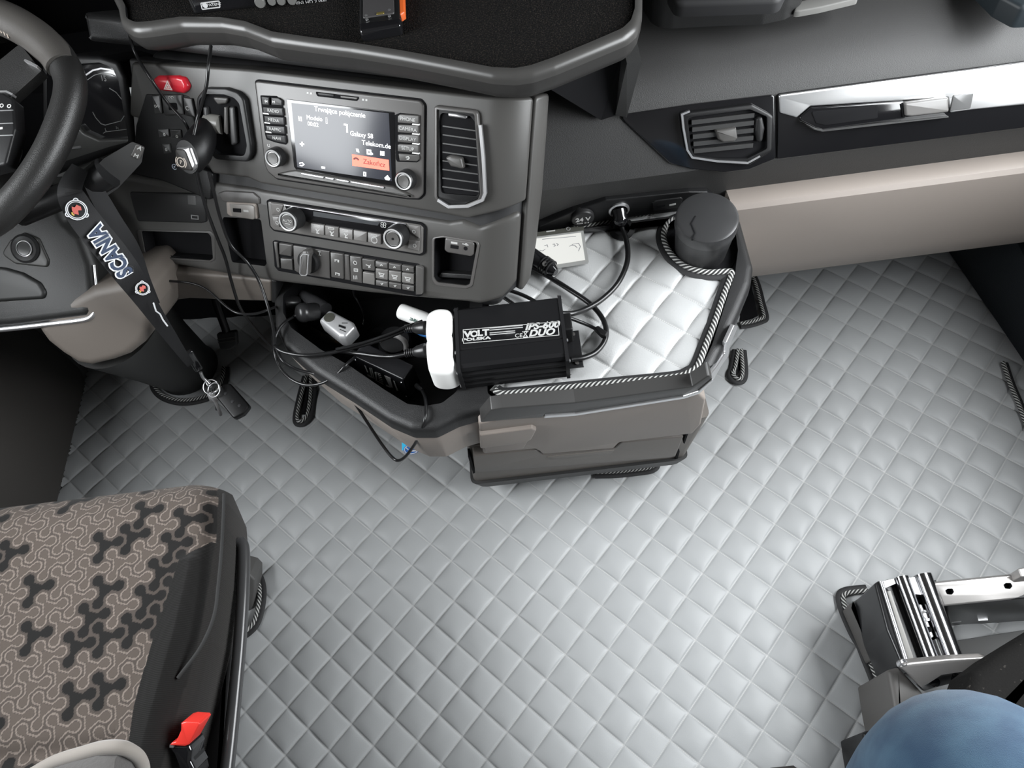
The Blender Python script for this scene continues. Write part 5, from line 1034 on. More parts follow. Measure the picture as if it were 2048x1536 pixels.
# 12-volt splitter
ZS = zz(540, 560, 5.12)
spz = RZ - .012
spl = thing('socket_splitter', 'silver car socket splitter with usb port at the left of the console bin', 'socket splitter', tuple(G(670, 640, spz)))
def spv(x, y, z=spz): return G(*ZS((x, y))[0], z)
sa, sb_ = spv(570, 370), spv(795, 510); SPF = Frame(tuple((sa + sb_) / 2), tuple(sb_ - sa), tuple(spv(700, 380) - spv(640, 480)))
sl_ = (sb_ - sa).length / 2
panel('body', SPF, rp([(-sl_ - .006, -.012), (sl_ - .004, -.017), (sl_ + .006, -.012), (sl_ + .006, .012), (sl_ - .004, .017), (-sl_ - .006, .014)], .006), -.026, .0, M('silver_plastic', (.55, .55, .56), .3, .4), spl, .007, 4)
c = SPF.hit(*ZS((608, 385))[0], .0); lathe('dark_cap', SPF.P(c[0], c[1], -.002), SPF.N, [(.0085, 0), (.0085, .0032), (.0003, .0038)], M('olive_cap', (.06, .06, .05), .35), spl, 24)
b = Bag(); q = SPF.hits(ZS((705, 455), (775, 478), (772, 500), (702, 475)), .0005); b.prism(SPF, q, -.001, .0006); b.build('usb_slot', deep_m, spl)
b = Bag(); q = SPF.hits(ZS((735, 440), (795, 440)), .0005); b.line(SPF, q[0], q[1], .0012, .0, .0006); b.line(SPF, *SPF.hits(ZS((715, 505), (775, 530)), .0005), .0012, .0, .0006); b.build('usb_marks', key_m, spl)
tube('neck', [spv(320, 140, spz - .02), spv(400, 190, spz - .015), spv(470, 240, spz - .012), spv(555, 320, spz - .012)], [.009, .010, .012, .015], M('dark_glossy_neck', (.04, .04, .042), .25), spl, 14)
panel('base_block', flat(0), rp([tuple(spv(*p, RZ - .06))[:2] for p in ((430, 300), (560, 310), (800, 470), (760, 590), (620, 560), (430, 440))], .004), RZ - .0945, RZ - .04, deep_m, spl, .003)
cp_ = thing('car_plug', 'round black car plug with moulded stripe pushed into the splitter', 'plug', tuple(spv(370, 320)))
ax_ = (spv(310, 335, spz + .006) - spv(470, 320, spz - .008)); lathe('plug_body', spv(480, 322, spz - .008), ax_, [(.0135, .0), (.0145, .004), (.0145, .018), (.0155, .02), (.0155, .026), (.013, .031), (.008, .034), (.0003, .034)], M('plug_black', (.022, .022, .023), .3), cp_, 28)
b = Bag(); V, F, _ = tube_data([spv(345, 300, spz + .010), spv(385, 285, spz + .008)], .0016, 8); b.add(V, F); b.build('moulded_stripe', M('light_stripe', (.4, .4, .38), .4), cp_)
tube('strain_relief', [spv(330, 350, spz + .004), spv(285, 365, spz + .002), spv(240, 378, spz)], [.0055, .0045, .003], cable_m, cp_, 10)
cq = thing('car_plug', 'small black car plug half hidden at the far left of the bin', 'plug', tuple(spv(230, 240)))
lathe('plug_body', spv(300, 230, spz - .02), spv(200, 235, spz - .012) - spv(300, 230, spz - .02), [(.010, 0), (.0125, .006), (.0125, .022), (.011, .026), (.0003, .027)], MATS['plug_black'], cq, 24)
tube('strain_relief', [spv(195, 240, spz - .012), spv(140, 255, spz - .008), spv(95, 262, spz - .004)], [.004, .0035, .0025], cable_m, cq, 8)
# bits in the bin
bagp = thing('dark_pouch', 'crumpled dark brown pouch under the silver splitter in the bin', 'pouch', tuple(spv(600, 570, BZ)))
pm = M('brown_print_fabric', (.022, .018, .014), .5, bump=(60, .6, .006), speck=(90, .55, .75, (.14, .085, .03)))
o = panel('pouch_body', flat(0), rp([tuple(spv(*p, BZ + .02))[:2] for p in ((400, 480), (520, 470), (760, 590), (800, 660), (640, 640), (520, 610))], .008), BZ + .001, BZ + .030, pm, bagp, .01, 4)
lb_t = thing('label_bottle', 'white labelled tube lying behind the plug adapter in the bin', 'tube', tuple(G(830, 625, RZ - .02)))
wa_, wb_ = G(801, 622, RZ - .005), G(870, 648, RZ - .005)
lathe('tube_body', wa_, wb_ - wa_, [(.0115, 0), (.0125, .003), (.0125, .06), (.009, .066), (.0003, .066)], whiteplas_m, lb_t, 28)
cm_ = (wa_ + wb_) / 2 + (Vector(CAM) - (wa_ + wb_) / 2).normalized() * .0126; TF = Frame(tuple(cm_), tuple(wb_ - wa_), tuple((Vector(CAM) - cm_).cross(wb_ - wa_)))
b = Bag(); b.text('DRE', TF, -.002, -.004, .0004, .010, bold=.0003, rot=math.pi); b.build('lettering', M('green_black_print', (.02, .08, .06), .5), lb_t)
pen = thing('ballpoint_pen', 'blue pen with its tip showing left of the white adapter', 'pen', tuple(G(840, 668, RZ)))
lathe('barrel', G(832, 665, RZ - .004), G(862, 671, RZ + .002) - G(832, 665, RZ - .004), [(.0012, 0), (.004, .010), (.0045, .018), (.0045, .05), (.0003, .05)], M('blue_pen', (.03, .13, .35), .35), pen, 18)
hs_ = thing('strapped_case', 'dark rounded case with a pale curved strap lying in the console bin', 'case', tuple(G(790, 690, BZ)))
tube('strap', [spv(1120, 620, RZ - .03), spv(1180, 580, RZ - .022), spv(1270, 565, RZ - .018), spv(1350, 600, RZ - .02), spv(1390, 650, RZ - .03), spv(1395, 720, RZ - .045)], .0042, M('grey_strap_band', (.20, .195, .19), .4), hs_, 10)
lathe('case_body', spv(1290, 680, BZ + .004), (0.1, -.1, 1), [(.026, 0), (.028, .012), (.024, .024), (.012, .027), (.0003, .026)], M('case_black', (.018, .018, .019), .45), hs_, 28)
lathe('case_end', spv(1130, 640, BZ + .002), (0.1, -.1, 1), [(.018, 0), (.02, .014), (.016, .022), (.0003, .02)], deep_m, hs_, 24)
# euro plugs in the adapter
for nm, (pa, pb), lab_ in (('mains_plug', ((1385, 500), (1600, 490)), 'upper black mains plug at the left side of the white adapter'), ('mains_plug', ((1390, 752), (1600, 720)), 'lower black mains plug with notched collar at the white adapter')):
    t_ = thing(nm, lab_, 'plug', tuple(spv(*pa, RZ + .02)))
    A1, B1 = spv(*pa, RZ + .016), spv(*pb, RZ + .022); d = B1 - A1
    lathe('plug_body', A1 + d * .42, d, [(.0065, 0), (.0085, .004), (.0105, d.length * .5), (.0105, d.length * .56), (.0003, d.length * .57)], MATS['plug_black'], t_, 20)
    pr = []
    for k in range(9): pr += [(.0062 if k % 2 == 0 else .0045, d.length * .42 * k / 9), (.0062 if k % 2 == 0 else .0045, d.length * .42 * (k + .9) / 9)]
    lathe('strain_relief', A1, d, pr, M('relief_black', (.03, .03, .031), .35) if 'relief_black' not in MATS else MATS['relief_black'], t_, 14)
# ashtray bin with lid
asb = thing('cup_bin', 'black round bin with hinged lid standing in the console corner', 'ashtray', tuple(G(1400, 505, RZ - .014)))
ac = G(1400, 502, RZ - .012); at = G(1420, 462, RZ + .078)
tiltv = (at - ac); tiltv = Vector((tiltv.x * .25, tiltv.y * .25, tiltv.z))
bin_m = M('charcoal_bin_plastic', (.022, .022, .023), .36, bump=(1500, .15, .0004))
lathe('bin_body', ac, tiltv, [(.038, 0), (.0395, .004), (.044, .062), (.044, .066), (.0003, .066)], bin_m, asb, 48)
lathe('lid', ac + tiltv.normalized() * .0665, tiltv, [(.0455, 0), (.046, .002), (.046, .017), (.0445, .0205), (.041, .0222), (.0003, .0228)], M('charcoal_lid', (.035, .035, .036), .30, bump=(1500, .12, .0004)), asb, 48)
lt_c = ac + tiltv.normalized() * .0893; LFm = Frame(tuple(lt_c), (1, 0, 0), tuple(axes(tiltv)[2].cross(Vector((1, 0, 0)))))
b = Bag(); b.poly(LFm, LFm.hits([(1391, 432), (1382, 447), (1390, 466), (1384, 478)], .0), .0012, -.004, .0004); b.build('hinge_groove', deep_m, asb)
recess = panel('cup_recess', flat(0), circ(ac.x, ac.y, .056, 36), RZ - .02, RZ - .0125, deep_m, con, .001)
# plugs / sockets on the dash strip
cgp = thing('cigarette_plug', 'black plug with cable in the chrome-ringed socket above the console', 'plug', tuple(SK.P(c12[0], c12[1], 0)))
pb0 = SK.P(c12[0], c12[1], .003); pe = G(1243, 452, RZ + .012)
lathe('plug_body', pb0, pe - pb0, [(.0112, 0), (.0112, .012), (.0125, .016), (.0125, (pe - pb0).length * .72), (.010, (pe - pb0).length * .86), (.0055, (pe - pb0).length), (.0003, (pe - pb0).length)], gloss_m, cgp, 26)
lathe('loose_cap', G(1243, 460, RZ - .006), (0, -.2, 1), [(.020, 0), (.021, .004), (.013, .006), (.011, .003), (.0003, .003)], dark_m, cgp, 26)
def cable(label, pts, r, name='cable', cat='cable', group=None, sub=8):
    p = [G(a, b_, z) for a, b_, z in pts]; o = tube(name, p, r, cable_m, None, 10, sub); tag(o, label, cat, group); return o
cable('thick black cable running from the socket plug to the inverter', [(1244, 456, RZ + .010), (1254, 488, RZ + .008), (1254, 525, RZ + .004), (1236, 566, RZ + .003), (1205, 598, RZ + .004), (1172, 618, RZ + .012), (1145, 627, RZ + .024), (1124, 627, RZ + .03)], .0042)
cable('thick black cable looping right of the inverter to its lower corner', [(1066, 536, RZ + .004), (1100, 555, RZ + .003), (1140, 580, RZ + .003), (1178, 606, RZ + .0012), (1202, 632, RZ + .003), (1212, 658, RZ + .004), (1209, 682, RZ + .004), (1192, 704, RZ + .006), (1168, 715, RZ + .010), (1142, 719, RZ + .014)], .004)
cable('short black lead with a clip right of the inverter', [(1124, 631, RZ + .028), (1150, 640, RZ + .018), (1180, 652, RZ + .008), (1200, 663, RZ + .008)], .0027)
tg = panel('cable_clip', flat(0), [tuple(G(*p, RZ + .012))[:2] for p in ((1188, 655), (1196, 651), (1215, 664), (1212, 673), (1203, 670))], RZ + .004, RZ + .013, dark_m, None, .002); tag(tg, 'black clip joining two cables right of the inverter', 'cable clip')
cable('thin black cable lying behind the inverter on the console mat', [(1010, 578, RZ + .004), (1040, 588, RZ + .003), (1065, 600, RZ + .003), (1082, 612, RZ + .004)], .003)
cable('second thin black cable behind the inverter, nearer the panel', [(985, 580, RZ + .004), (1015, 600, RZ + .003), (1032, 612, RZ + .004)], .003)
spp = thing('mains_plug', 'black ribbed plug lying on the mat beside the card sleeve', 'plug', tuple(G(1090, 530, RZ)))
A1, B1 = G(1060, 508, RZ + .012), G(1112, 545, RZ + .010); d = (B1 - A1)
lathe('plug_body', A1, d, [(.010, 0), (.0125, .003), (.0125, d.length * .78), (.009, d.length * .9), (.006, d.length), (.0003, d.length)], gloss_m, spp, 20)
for k in range(4): lathe('rib', A1 + d * (.5 + .09 * k), d, [(.0125, 0), (.0138, .0008), (.0138, .0022), (.0125, .003)], dark_m, spp, 20)
lathe('screw', A1 + d * .62 + Vector((-.002, -.006, .011)), (Vector((0, -.4, 1))), [(.0042, 0), (.004, .0012), (.0025, .0014), (.0003, .0004)], key2_m, spp, 14)
# card in a plastic sleeve
crd = thing('card_sleeve', 'white card in a clear plastic sleeve lying beside the control panel', 'card', tuple(G(1125, 500, RZ)))
Z10 = zz(1040, 440, 7.68)
CFm = Frame(tuple(G(1130, 495, RZ + .003)), tuple(G(1169, 458, RZ + .006) - G(1083, 468, RZ + .006)), (0, 1, .10))
def cd(*p): return CFm.hits(Z10(*p))
slv = M('clear_sleeve', (.32, .32, .31), .12)
panel('sleeve', CFm, rp(cd((200, 240), (340, 240), (975, 155), (1055, 640), (1040, 665), (590, 735), (200, 770)), .001), -.0012, .0, slv, crd, 0)
panel('card', CFm, cd((220, 290), (935, 195), (1000, 615), (590, 680), (210, 720)), -.0004, .0006, M('white_card', (.85, .83, .78), .5), crd, 0)
panel('header_strip', CFm, cd((210, 200), (975, 90), (985, 160), (215, 262)), -.0012, .0008, M('dark_olive_strip', (.07, .07, .06), .4), crd, 0)
b = Bag(); q = cd((405, 185), (540, 168)); b.line(CFm, q[0], q[1], .002, .0006, .0014); b.build('strip_slot', white_m, crd)
b = Bag(); b.ring(CFm, *cd((742, 142))[0], .003, .0009, .0006, .0014, n=12); b.build('hang_hole', M('hole_ring', (.3, .3, .3), .4), crd)
ink = M('grey_ink', (.22, .22, .24), .7)
for q in (((375, 400), (420, 385), (430, 420)), ((505, 380), (530, 370), (545, 400), (520, 410)), ((560, 360), (590, 380), (570, 400)), ((760, 410), (820, 375), (900, 360), (930, 410), (900, 480)), ((800, 390), (850, 400), (880, 430)), ((300, 470), (350, 480), (390, 450)), ((340, 300), (860, 255))):
    b = Bag(); b.poly(CFm, cd(*q), .0007, .0004, .0009); b.build('ink_line', ink, crd)
# ------------------------------------------------------------------ cables on the driver's side
cable('thin black cable from the shelf down to the brake lever', [(255, 55, TZ - .02), (270, 105, .80), (300, 155, .785), (335, 205, .75), (366, 240, .73), (381, 268, .71)], .0021)
cable('black cable from the shelf edge past the lever housing', [(422, 92, TZ - .03), (417, 130, .815), (413, 170, .795), (404, 205, .77), (396, 232, .75), (388, 270, .735)], .0023)
cable('black cable hanging from the brake lever over the pocket to the bin', [(392, 335, .70), (400, 372, .675), (412, 415, .645), (432, 470, .60), (450, 515, .56), (462, 560, .52), (478, 610, .47), (500, 645, .43), (530, 680, .39), (556, 705, .37)], .0024)
cable('second black cable hanging from the brake lever beside the first', [(418, 345, .70), (428, 385, .67), (442, 440, .625), (462, 490, .585), (495, 525, .56), (518, 562, .53), (535, 610, .505), (546, 655, .495), (550, 690, .492)], .0024)
cable('thin cable crossing the taupe bolster to the bin', [(285, 545, .515), (325, 560, .512), (380, 566, .508), (415, 580, .505), (455, 615, .50), (480, 627, .497), (512, 627, .492), (540, 618, .488), (558, 611, RZ - .014)], .0019)
cable('cable leaving the round car plug and looping over the rim to the brick', [(587, 634, RZ - .010), (572, 643, RZ + .004), (558, 658, RZ + .008), (549, 682, RZ + .006), (550, 708, RZ + .003), (560, 735, RZ - .01), (582, 758, RZ - .02), (612, 770, RZ - .02), (645, 766, RZ - .012), (672, 750, RZ - .004), (692, 730, RZ + .005), (710, 714, RZ - .01)], .0023)
cable('cable from the upper mains plug sweeping left across the bin', [(813, 659, RZ + .016), (770, 677, RZ + .012), (720, 692, RZ + .008), (665, 705, RZ + .006), (615, 711, RZ + .007), (575, 706, RZ + .007), (553, 696, RZ + .008), (547, 680, RZ + .004), (549, 655, RZ + .002)], .0029)
cable('second cable from the white adapter lying along the first', [(845, 642, RZ + .02), (810, 655, RZ + .022), (770, 671, RZ + .018), (735, 683, RZ + .014), (700, 693, RZ + .013), (672, 699, RZ + .012)], .0024)
cable('cable from the lower mains plug disappearing beside the brick', [(814, 708, RZ + .016), (785, 713, RZ + .004), (755, 712, RZ + .0), (725, 708, RZ - .004), (700, 705, RZ - .008), (680, 703, RZ - .02)], .0034)
cable('long black cable hanging below the rim from the brick', [(553, 700, RZ + .004), (566, 722, RZ + .002), (592, 738, RZ - .01), (630, 748, RZ - .015), (660, 758, RZ - .012), (688, 778, RZ - .03), (712, 810, RZ - .05), (738, 850, RZ - .08), (762, 886, RZ - .10), (782, 912, RZ - .11), (796, 921, RZ - .11), (812, 912, RZ - .09), (832, 884, RZ - .05), (846, 852, RZ - .002), (852, 822, RZ + .007), (850, 795, RZ - .01), (844, 781, RZ - .035)], .0024)
cable('thin loose wire rising from the bin to the panel underside', [(726, 650, BZ + .02), (728, 632, BZ + .03), (720, 610, RZ - .02), (709, 592, RZ + .0), (706, 580, RZ + .02)], .0014)
# blue hanging tag
tagz = .31
fr_t = thing('hanging_tag', 'round blue tag hanging below the console rim', 'tag', tuple(G(820, 893, tagz)))
Z11 = zz(780, 860, 21.94)
HT = Frame(tuple(G(823, 897, tagz)), (1, 0, 0), (0, .8, .6))
panel('ribbon', HT, rp(HT.hits(Z11((510, 380), (640, 410), (830, 560), (760, 720), (600, 900), (520, 900))), .001), -.003, -.001, M('cyan_ribbon', (.03, .50, .80), .5), fr_t, .0005)
c = HT.hit(*Z11((945, 840))[0]); rx = abs(HT.hit(*Z11((1300, 840))[0])[0] - HT.hit(*Z11((580, 840))[0])[0]) / 2; ry = abs(HT.hit(*Z11((945, 610))[0])[1] - HT.hit(*Z11((945, 1080))[0])[1]) / 2
panel('disc', HT, circ(c[0], c[1], rx, 32, ry), -.001, .001, M('blue_tag', (.02, .10, .35), .35), fr_t, .0005)
b = Bag(); b.poly(HT, circ(c[0], c[1], rx * .86, 26, ry * .84), rx * .09, .0008, .0014, True); b.build('tag_ring', white_m, fr_t)
b = Bag(); b.poly(HT, HT.hits(Z11((700, 770), (810, 870)), .001), .0016, .0008, .0014); b.poly(HT, HT.hits(Z11((940, 920), (1160, 910)), .001), .0022, .0008, .0014); b.build('tag_mark', white_m, fr_t)
# ------------------------------------------------------------------ driver seat
seat = thing('driver_chair', 'driver seat with taupe and black interlocking-shape fabric and dark bolster', 'seat', (-.68, .2, 0))
SZ = .50
ra = np.array([(.475, -.470), (.44, -.453), (.40, -.446), (.33, -.443), (.25, -.447), (.18, -.458), (.12, -.470), (.05, -.49), (-.12, -.50)])
def xr(y): return np.interp(y, ra[::-1, 0], ra[::-1, 1])
bpx = [(405, 1070), (393, 1084), (352, 1119), (331, 1190), (298, 1293), (265, 1413), (253, 1492)]
bb_ = np.array([tuple(G(a, b, SZ + .012))[:2] for a, b in bpx])
def xb(y): return np.where(y > bb_[0, 1], 9.0, np.interp(y, bb_[::-1, 1], bb_[::-1, 0]))
def cushion():
    xsf = np.arange(-.835, -.395, .00125); xs_ = np.concatenate([np.linspace(-.985, -.84, 12), xsf])   # fraction of the width at rear shrinks with xr
    ysf = np.arange(.09, .4755, .00125); ys_ = np.concatenate([np.linspace(-.12, .085, 14), ysf])
    XX, YY = np.meshgrid(xs_, ys_, indexing='ij')
    sx = (XX + .985) / (-.395 + .985); R_ = xr(YY); X2 = np.where(XX > -.70, -.70 + (XX + .70) * (R_ + .70) / (-.395 + .70), XX)
    e_ = .042
    dr_ = np.clip((R_ - X2) / e_, 0, 1); df = np.clip((.4755 - YY) / .07, 0, 1); dl_ = np.clip((X2 + .985) / e_, 0, 1)
    rnd = lambda d: 1 - np.sqrt(np.clip(1 - (1 - d) ** 2, 0, 1))
    Zt = SZ - .055 * rnd(dr_) - .055 * rnd(df) - .055 * rnd(dl_)
    XB = xb(YY); bl = np.clip((X2 - XB + .015) / .06, 0, 1) * np.where(XB > 5, 0, 1); bl = bl * bl * (3 - 2 * bl)
    Zt = Zt + .022 * bl * np.clip(dr_ * 1.6, 0, 1) + .006 * np.sin((YY + .1) * 6) - .008 * np.exp(-((YY - .135) / .012) ** 2) * (X2 < XB - .02)
    # interlocking propeller tiles (four hexagons each) on a 2x2 lattice
    s = .0103; rot = math.radians(12); px_ = X2 * math.cos(rot) + (YY * 1.0) * math.sin(rot); py_ = -X2 * math.sin(rot) + YY * math.cos(rot)
    q = (math.sqrt(3) / 3 * px_ - py_ / 3) / s; r = (2 / 3 * py_) / s
    cx_, cz_ = q, r; cy_ = -cx_ - cz_; rx_, ry_, rz_ = np.round(cx_), np.round(cy_), np.round(cz_)
    ddx, ddy, ddz = abs(rx_ - cx_), abs(ry_ - cy_), abs(rz_ - cz_)
    fx_ = (ddx > ddy) & (ddx > ddz); fy_ = (~fx_) & (ddy > ddz); fz_ = ~(fx_ | fy_)
    rx_ = np.where(fx_, -ry_ - rz_, rx_); rz_ = np.where(fz_, -rx_ - ry_, rz_)
    hq, hr = rx_.astype(int), rz_.astype(int)
    def tid(a, b):
        m, n = a % 2, b % 2
        A = np.where((m == 1) & (n == 0), a - 1, np.where((m == 1) & (n == 1), a + 1, a)); B = np.where((m == 1) & (n == 1), b - 1, np.where((m == 0) & (n == 1), b + 1, b)); return A, B
    TA, TB = tid(hq, hr)
    cart = lambda a, b: (s * math.sqrt(3) * (a + b / 2), s * 1.5 * b)
    hx, hy = cart(hq, hr); D = np.full(px_.shape, 9.0)
    for dq, dr2 in ((1, 0), (-1, 0), (0, 1), (0, -1), (1, -1), (-1, 1)):
        a, b = tid(hq + dq, hr + dr2); ox, oy = cart(dq, dr2); L = math.hypot(ox, oy)
        dist = L / 2 - ((px_ - hx) * ox + (py_ - hy) * oy) / L
        dv = np.where((a != TA) | (b != TB), dist, 9.0)
        D = np.where(np.minimum(D, dv) < 8, -np.logaddexp(-D * 900, -dv * 900) / 900, np.minimum(D, dv))
    rt_ = np.random.default_rng(11).random((400, 400)); rt2 = np.random.default_rng(5).random((400, 400)); black = (rt_[(TA // 2) % 400, (TB // 2) % 400] < .20) | (rt2[((TA // 2) + (TB // 2) // 2) % 400, ((TB // 2) // 2) % 400] < .17)
    taupe = np.array([.084, .068, .058]); blk_ = np.array([.011, .0105, .010]); line = np.array([.195, .162, .14]); gap = np.array([.066, .054, .047]); dkl = np.array([.06, .05, .044])
    col_ = np.empty(px_.shape + (3,)); col_[:] = taupe
    col_[black] = blk_
    col_[(D < .0018)] = gap
    m = (D > .0014) & (D < .0030) & ~black; col_[m] = line
    m = (D > .0030) & (D < .0036) & ~black; col_[m] = dkl
    n_, m_ = X2.shape; bol = (X2 > XB) | (R_ - X2 < .008)
    col_[bol] = np.array([.014, .0135, .013])
    side = (X2 > R_ - .008); col_[side] = np.array([.022, .0205, .0195])
    V = np.stack([X2, YY, Zt], -1).reshape(-1, 3); k = np.arange(n_ * m_).reshape(n_, m_)
    F = np.stack([k[:-1, :-1], k[1:, :-1], k[1:, 1:], k[:-1, 1:]], -1).reshape(-1, 4)
    # skirts
    ring = np.concatenate([k[:, 0], k[-1, 1:], k[::-1, -1][1:], k[0, ::-1][1:-1]]); low = V[ring].copy(); low[:, 2] = SZ - .125; low[:, :2] += (np.array([-.69, .18]) - low[:, :2]) * .02
    st_ = len(V); V = np.concatenate([V, low]); m2 = len(ring); ii = np.arange(m2); F2 = np.stack([ring, ring[(ii + 1) % m2], st_ + (ii + 1) % m2, st_ + ii], -1)[:, ::-1]
    mi_ = np.concatenate([bol.ravel()[F].min(1).astype(int), np.ones(len(F2), int)])
    F = np.concatenate([F, F2]); C = np.concatenate([col_.reshape(-1, 3), np.tile([.045, .042, .04], (m2, 1))])
    cen = (V.max(0) + V.min(0)) / 2; me = bpy.data.meshes.new('cushion'); me.vertices.add(len(V)); me.vertices.foreach_set('co', (V - cen).ravel()); me.loops.add(F.size); me.loops.foreach_set('vertex_index', F.ravel()); me.polygons.add(len(F))
    me.polygons.foreach_set('loop_start', np.arange(0, F.size, 4)); me.polygons.foreach_set('loop_total', np.full(len(F), 4)); me.update(calc_edges=True)
    me.polygons.foreach_set('material_index', mi_); me.polygons.foreach_set('use_smooth', np.ones(len(F), bool))
    at_ = me.color_attributes.new('weave', 'FLOAT_COLOR', 'POINT'); at_.data.foreach_set('color', np.concatenate([C, np.ones((len(C), 1))], 1).ravel())
    def cloth(nm, bump):
        m = M(nm, (.1, .1, .1), .9, bump=bump, sheen=.05, spec=.15); t = m.node_tree; a = t.nodes.new('ShaderNodeAttribute'); a.attribute_name = 'weave'; t.links.new(a.outputs['Color'], t.nodes['Principled BSDF'].inputs['Base Color']); return m
    me.materials.append(cloth('interlocking_weave', (2200, .25, .0006))); mb = M('ribbed_dark_knit', (.03, .029, .028), .95, sheen=.05, spec=.1)
    t = mb.node_tree; wv = t.nodes.new('ShaderNodeTexWave'); wv.bands_direction = 'Y'; wv.inputs['Scale'].default_value = 150; wv.inputs['Distortion'].default_value = .6; c_ = t.nodes.new('ShaderNodeTexCoord'); bp_ = t.nodes.new('ShaderNodeBump'); bp_.inputs['Strength'].default_value = .5; bp_.inputs['Distance'].default_value = .001
    t.links.new(c_.outputs['Object'], wv.inputs['Vector']); t.links.new(wv.outputs['Fac'], bp_.inputs['Height']); t.links.new(bp_.outputs['Normal'], t.nodes['Principled BSDF'].inputs['Normal'])
    at2 = t.nodes.new('ShaderNodeAttribute'); at2.attribute_name = 'weave'; t.links.new(at2.outputs['Color'], t.nodes['Principled BSDF'].inputs['Base Color'])
    me.materials.append(mb)
    o = bpy.data.objects.new('cushion', me); COL.objects.link(o); attach(o, seat, Vector(cen)); return o
cushion()
# piping seam along the bolster edge
sm_p = [(445, 985), (444, 1030), (440, 1100), (434, 1165), (425, 1230), (398, 1293), (352, 1355)]
tube('seam', [G(a, b, SZ + (.002 if i < 2 else .010)) - Vector((0, 0, .004)) for i, (a, b) in enumerate(sm_p)], .0022, M('seam_dark', (.016, .016, .016), .8), seat, 8)
base_m = M('seat_base_plastic', (.02, .02, .021), .38, bump=(900, .2, .0006))
panel('seat_pan', flat(0), rp([(-.97, -.12), (-.56, -.12), (-.545, .16), (-.535, .30), (-.535, .36), (-.55, .40), (-.97, .41)], .03), SZ - .20, SZ - .118, base_m, seat, .02, 4)
rail_px = [(478, 1082), (487, 1100), (486, 1180), (480, 1280), (472, 1370), (462, 1470), (452, 1560)]
tube('side_rail', [G(a, b, .42) for a, b in rail_px], .0085, M('satin_black_rail', (.045, .045, .046), .22), seat, 14)
panel('side_cover', flat(0), rp([tuple(G(a, b, .40))[:2] for a, b in [(472, 1092), (480, 1105), (478, 1200), (470, 1300), (458, 1430), (446, 1560), (352, 1560), (385, 1440), (425, 1330), (452, 1200)]], .006), .378, .402, base_m, seat, .008, 4)
panel('suspension_base', flat(0), rect(-.92, -.1, -.62, .34, .02), -.001, .30, deep_m, seat, .02)
gp = Frame(tuple(G(505, 1190, .03)), (1, 0, 0), (0, .55, .84))
panel('floor_bracket_cover', gp, rp(gp.hits([(470, 1142), (500, 1150), (510, 1160), (510, 1185), (507, 1205), (503, 1222), (498, 1240), (470, 1220)]), .003), -.05, .0, M('mid_grey_plastic', (.10, .098, .095), .5, bump=(1500, .15, .0005)), seat, .004)
# rounded backrest foot at the picture's corner
bkp = [(60, 1550, .60), (110, 1522, .61), (160, 1506, .62), (205, 1494, .625), (245, 1494, .62), (272, 1508, .60), (285, 1530, .58), (290, 1560, .55)]
R_ = []
for i, (a, b, z) in enumerate(bkp):
    p = G(a, b, z); R_.append([p, p + Vector((0, -.012, .010)), p + Vector((.004, -.05, .012)), p + Vector((0, -.16, .03)), p + Vector((0, -.18, -.05)), p + Vector((0, -.03, -.05)), p + Vector((0, -.003, -.012))])
loft('backrest', R_, M('backrest_knit', (.06, .055, .052), .9, bump=(250, .6, .0012), sheen=.3), seat, sharp=60)
tube('backrest_piping', [G(a, b + 2, z + .004) for a, b, z in bkp], [.007] * 7 + [.005], M('light_taupe_edge', (.24, .215, .19), .85, sheen=.3), seat, 12)
bk3 = thing('belt_buckle', 'red-topped black seat belt buckle beside the driver seat', 'seat belt buckle', tuple(G(365, 1490, .45)))
ZB = zz(0, 1400, 3.9385)
BKF = Frame(tuple(G(370, 1470, .50)), tuple(G(402, 1443, .50) - G(362, 1442, .50)), (0, .85, .5))
def bk_h(*p, n=0.0): return BKF.hits(ZB(*p), n)
panel('release_button', BKF, rp(bk_h((1440, 170), (1480, 158), (1575, 165), (1588, 180), (1500, 340), (1470, 352), (1350, 345), (1365, 325), (1400, 315), (1440, 225)), .0008), -.022, .004, M('bright_red_plastic', (.70, .04, .03), .3), bk3, .0012)
panel('housing', BKF, rp(bk_h((1340, 352), (1490, 355), (1510, 400), (1500, 480), (1540, 560), (1480, 600), (1420, 560), (1370, 430), (1345, 400)), .003), -.03, .001, gloss_m, bk3, .004)
panel('stem', BKF, rp(bk_h((1380, 430), (1490, 430), (1550, 640), (1460, 640)), .004), -.03, -.004, dark_m, bk3, .004)
b = Bag(); b.prism(BKF, bk_h((1340, 348), (1372, 348), (1370, 372), (1338, 372), n=.002), .0, .003); b.build('chrome_corner', chrome_m, bk3)
# ------------------------------------------------------------------ passenger seat base
pst = thing('passenger_seat_base', 'black and bare steel passenger seat frame with sliding rails', 'seat base', (.7, .2, 0))
Z8 = zz(1600, 1100, 3.522)
def z8(z, *p): return [tuple(G(a, b, z))[:2] for a, b in Z8(*p)]
def slab(name, z0, z1, pts, mat, par=pst, bev=.002, r=.002): return panel(name, flat(0), rp(z8(z1, *pts), r), z0, z1, mat, par, bev)
plg = M('grey_cover_plastic', (.105, .10, .095), .5, bump=(1500, .15, .0005))
slab('floor_frame', .0, .07, [(500, 290), (560, 230), (960, 210), (1150, 760), (760, 830), (640, 690)], deep_m)
GC = Frame(tuple(G(1740, 1240, .05)), (.55, -.83, 0), (.2, .13, .95))
slab('side_cover', .0, .055, [(352, 378), (440, 320), (478, 292), (500, 335), (618, 655), (600, 695), (530, 772), (470, 640)], plg, bev=.008, r=.004)
slab('side_cover', .01, .16, [(612, 845), (700, 818), (905, 1040), (800, 1150), (690, 1240), (655, 1090)], plg, bev=.008, r=.006)
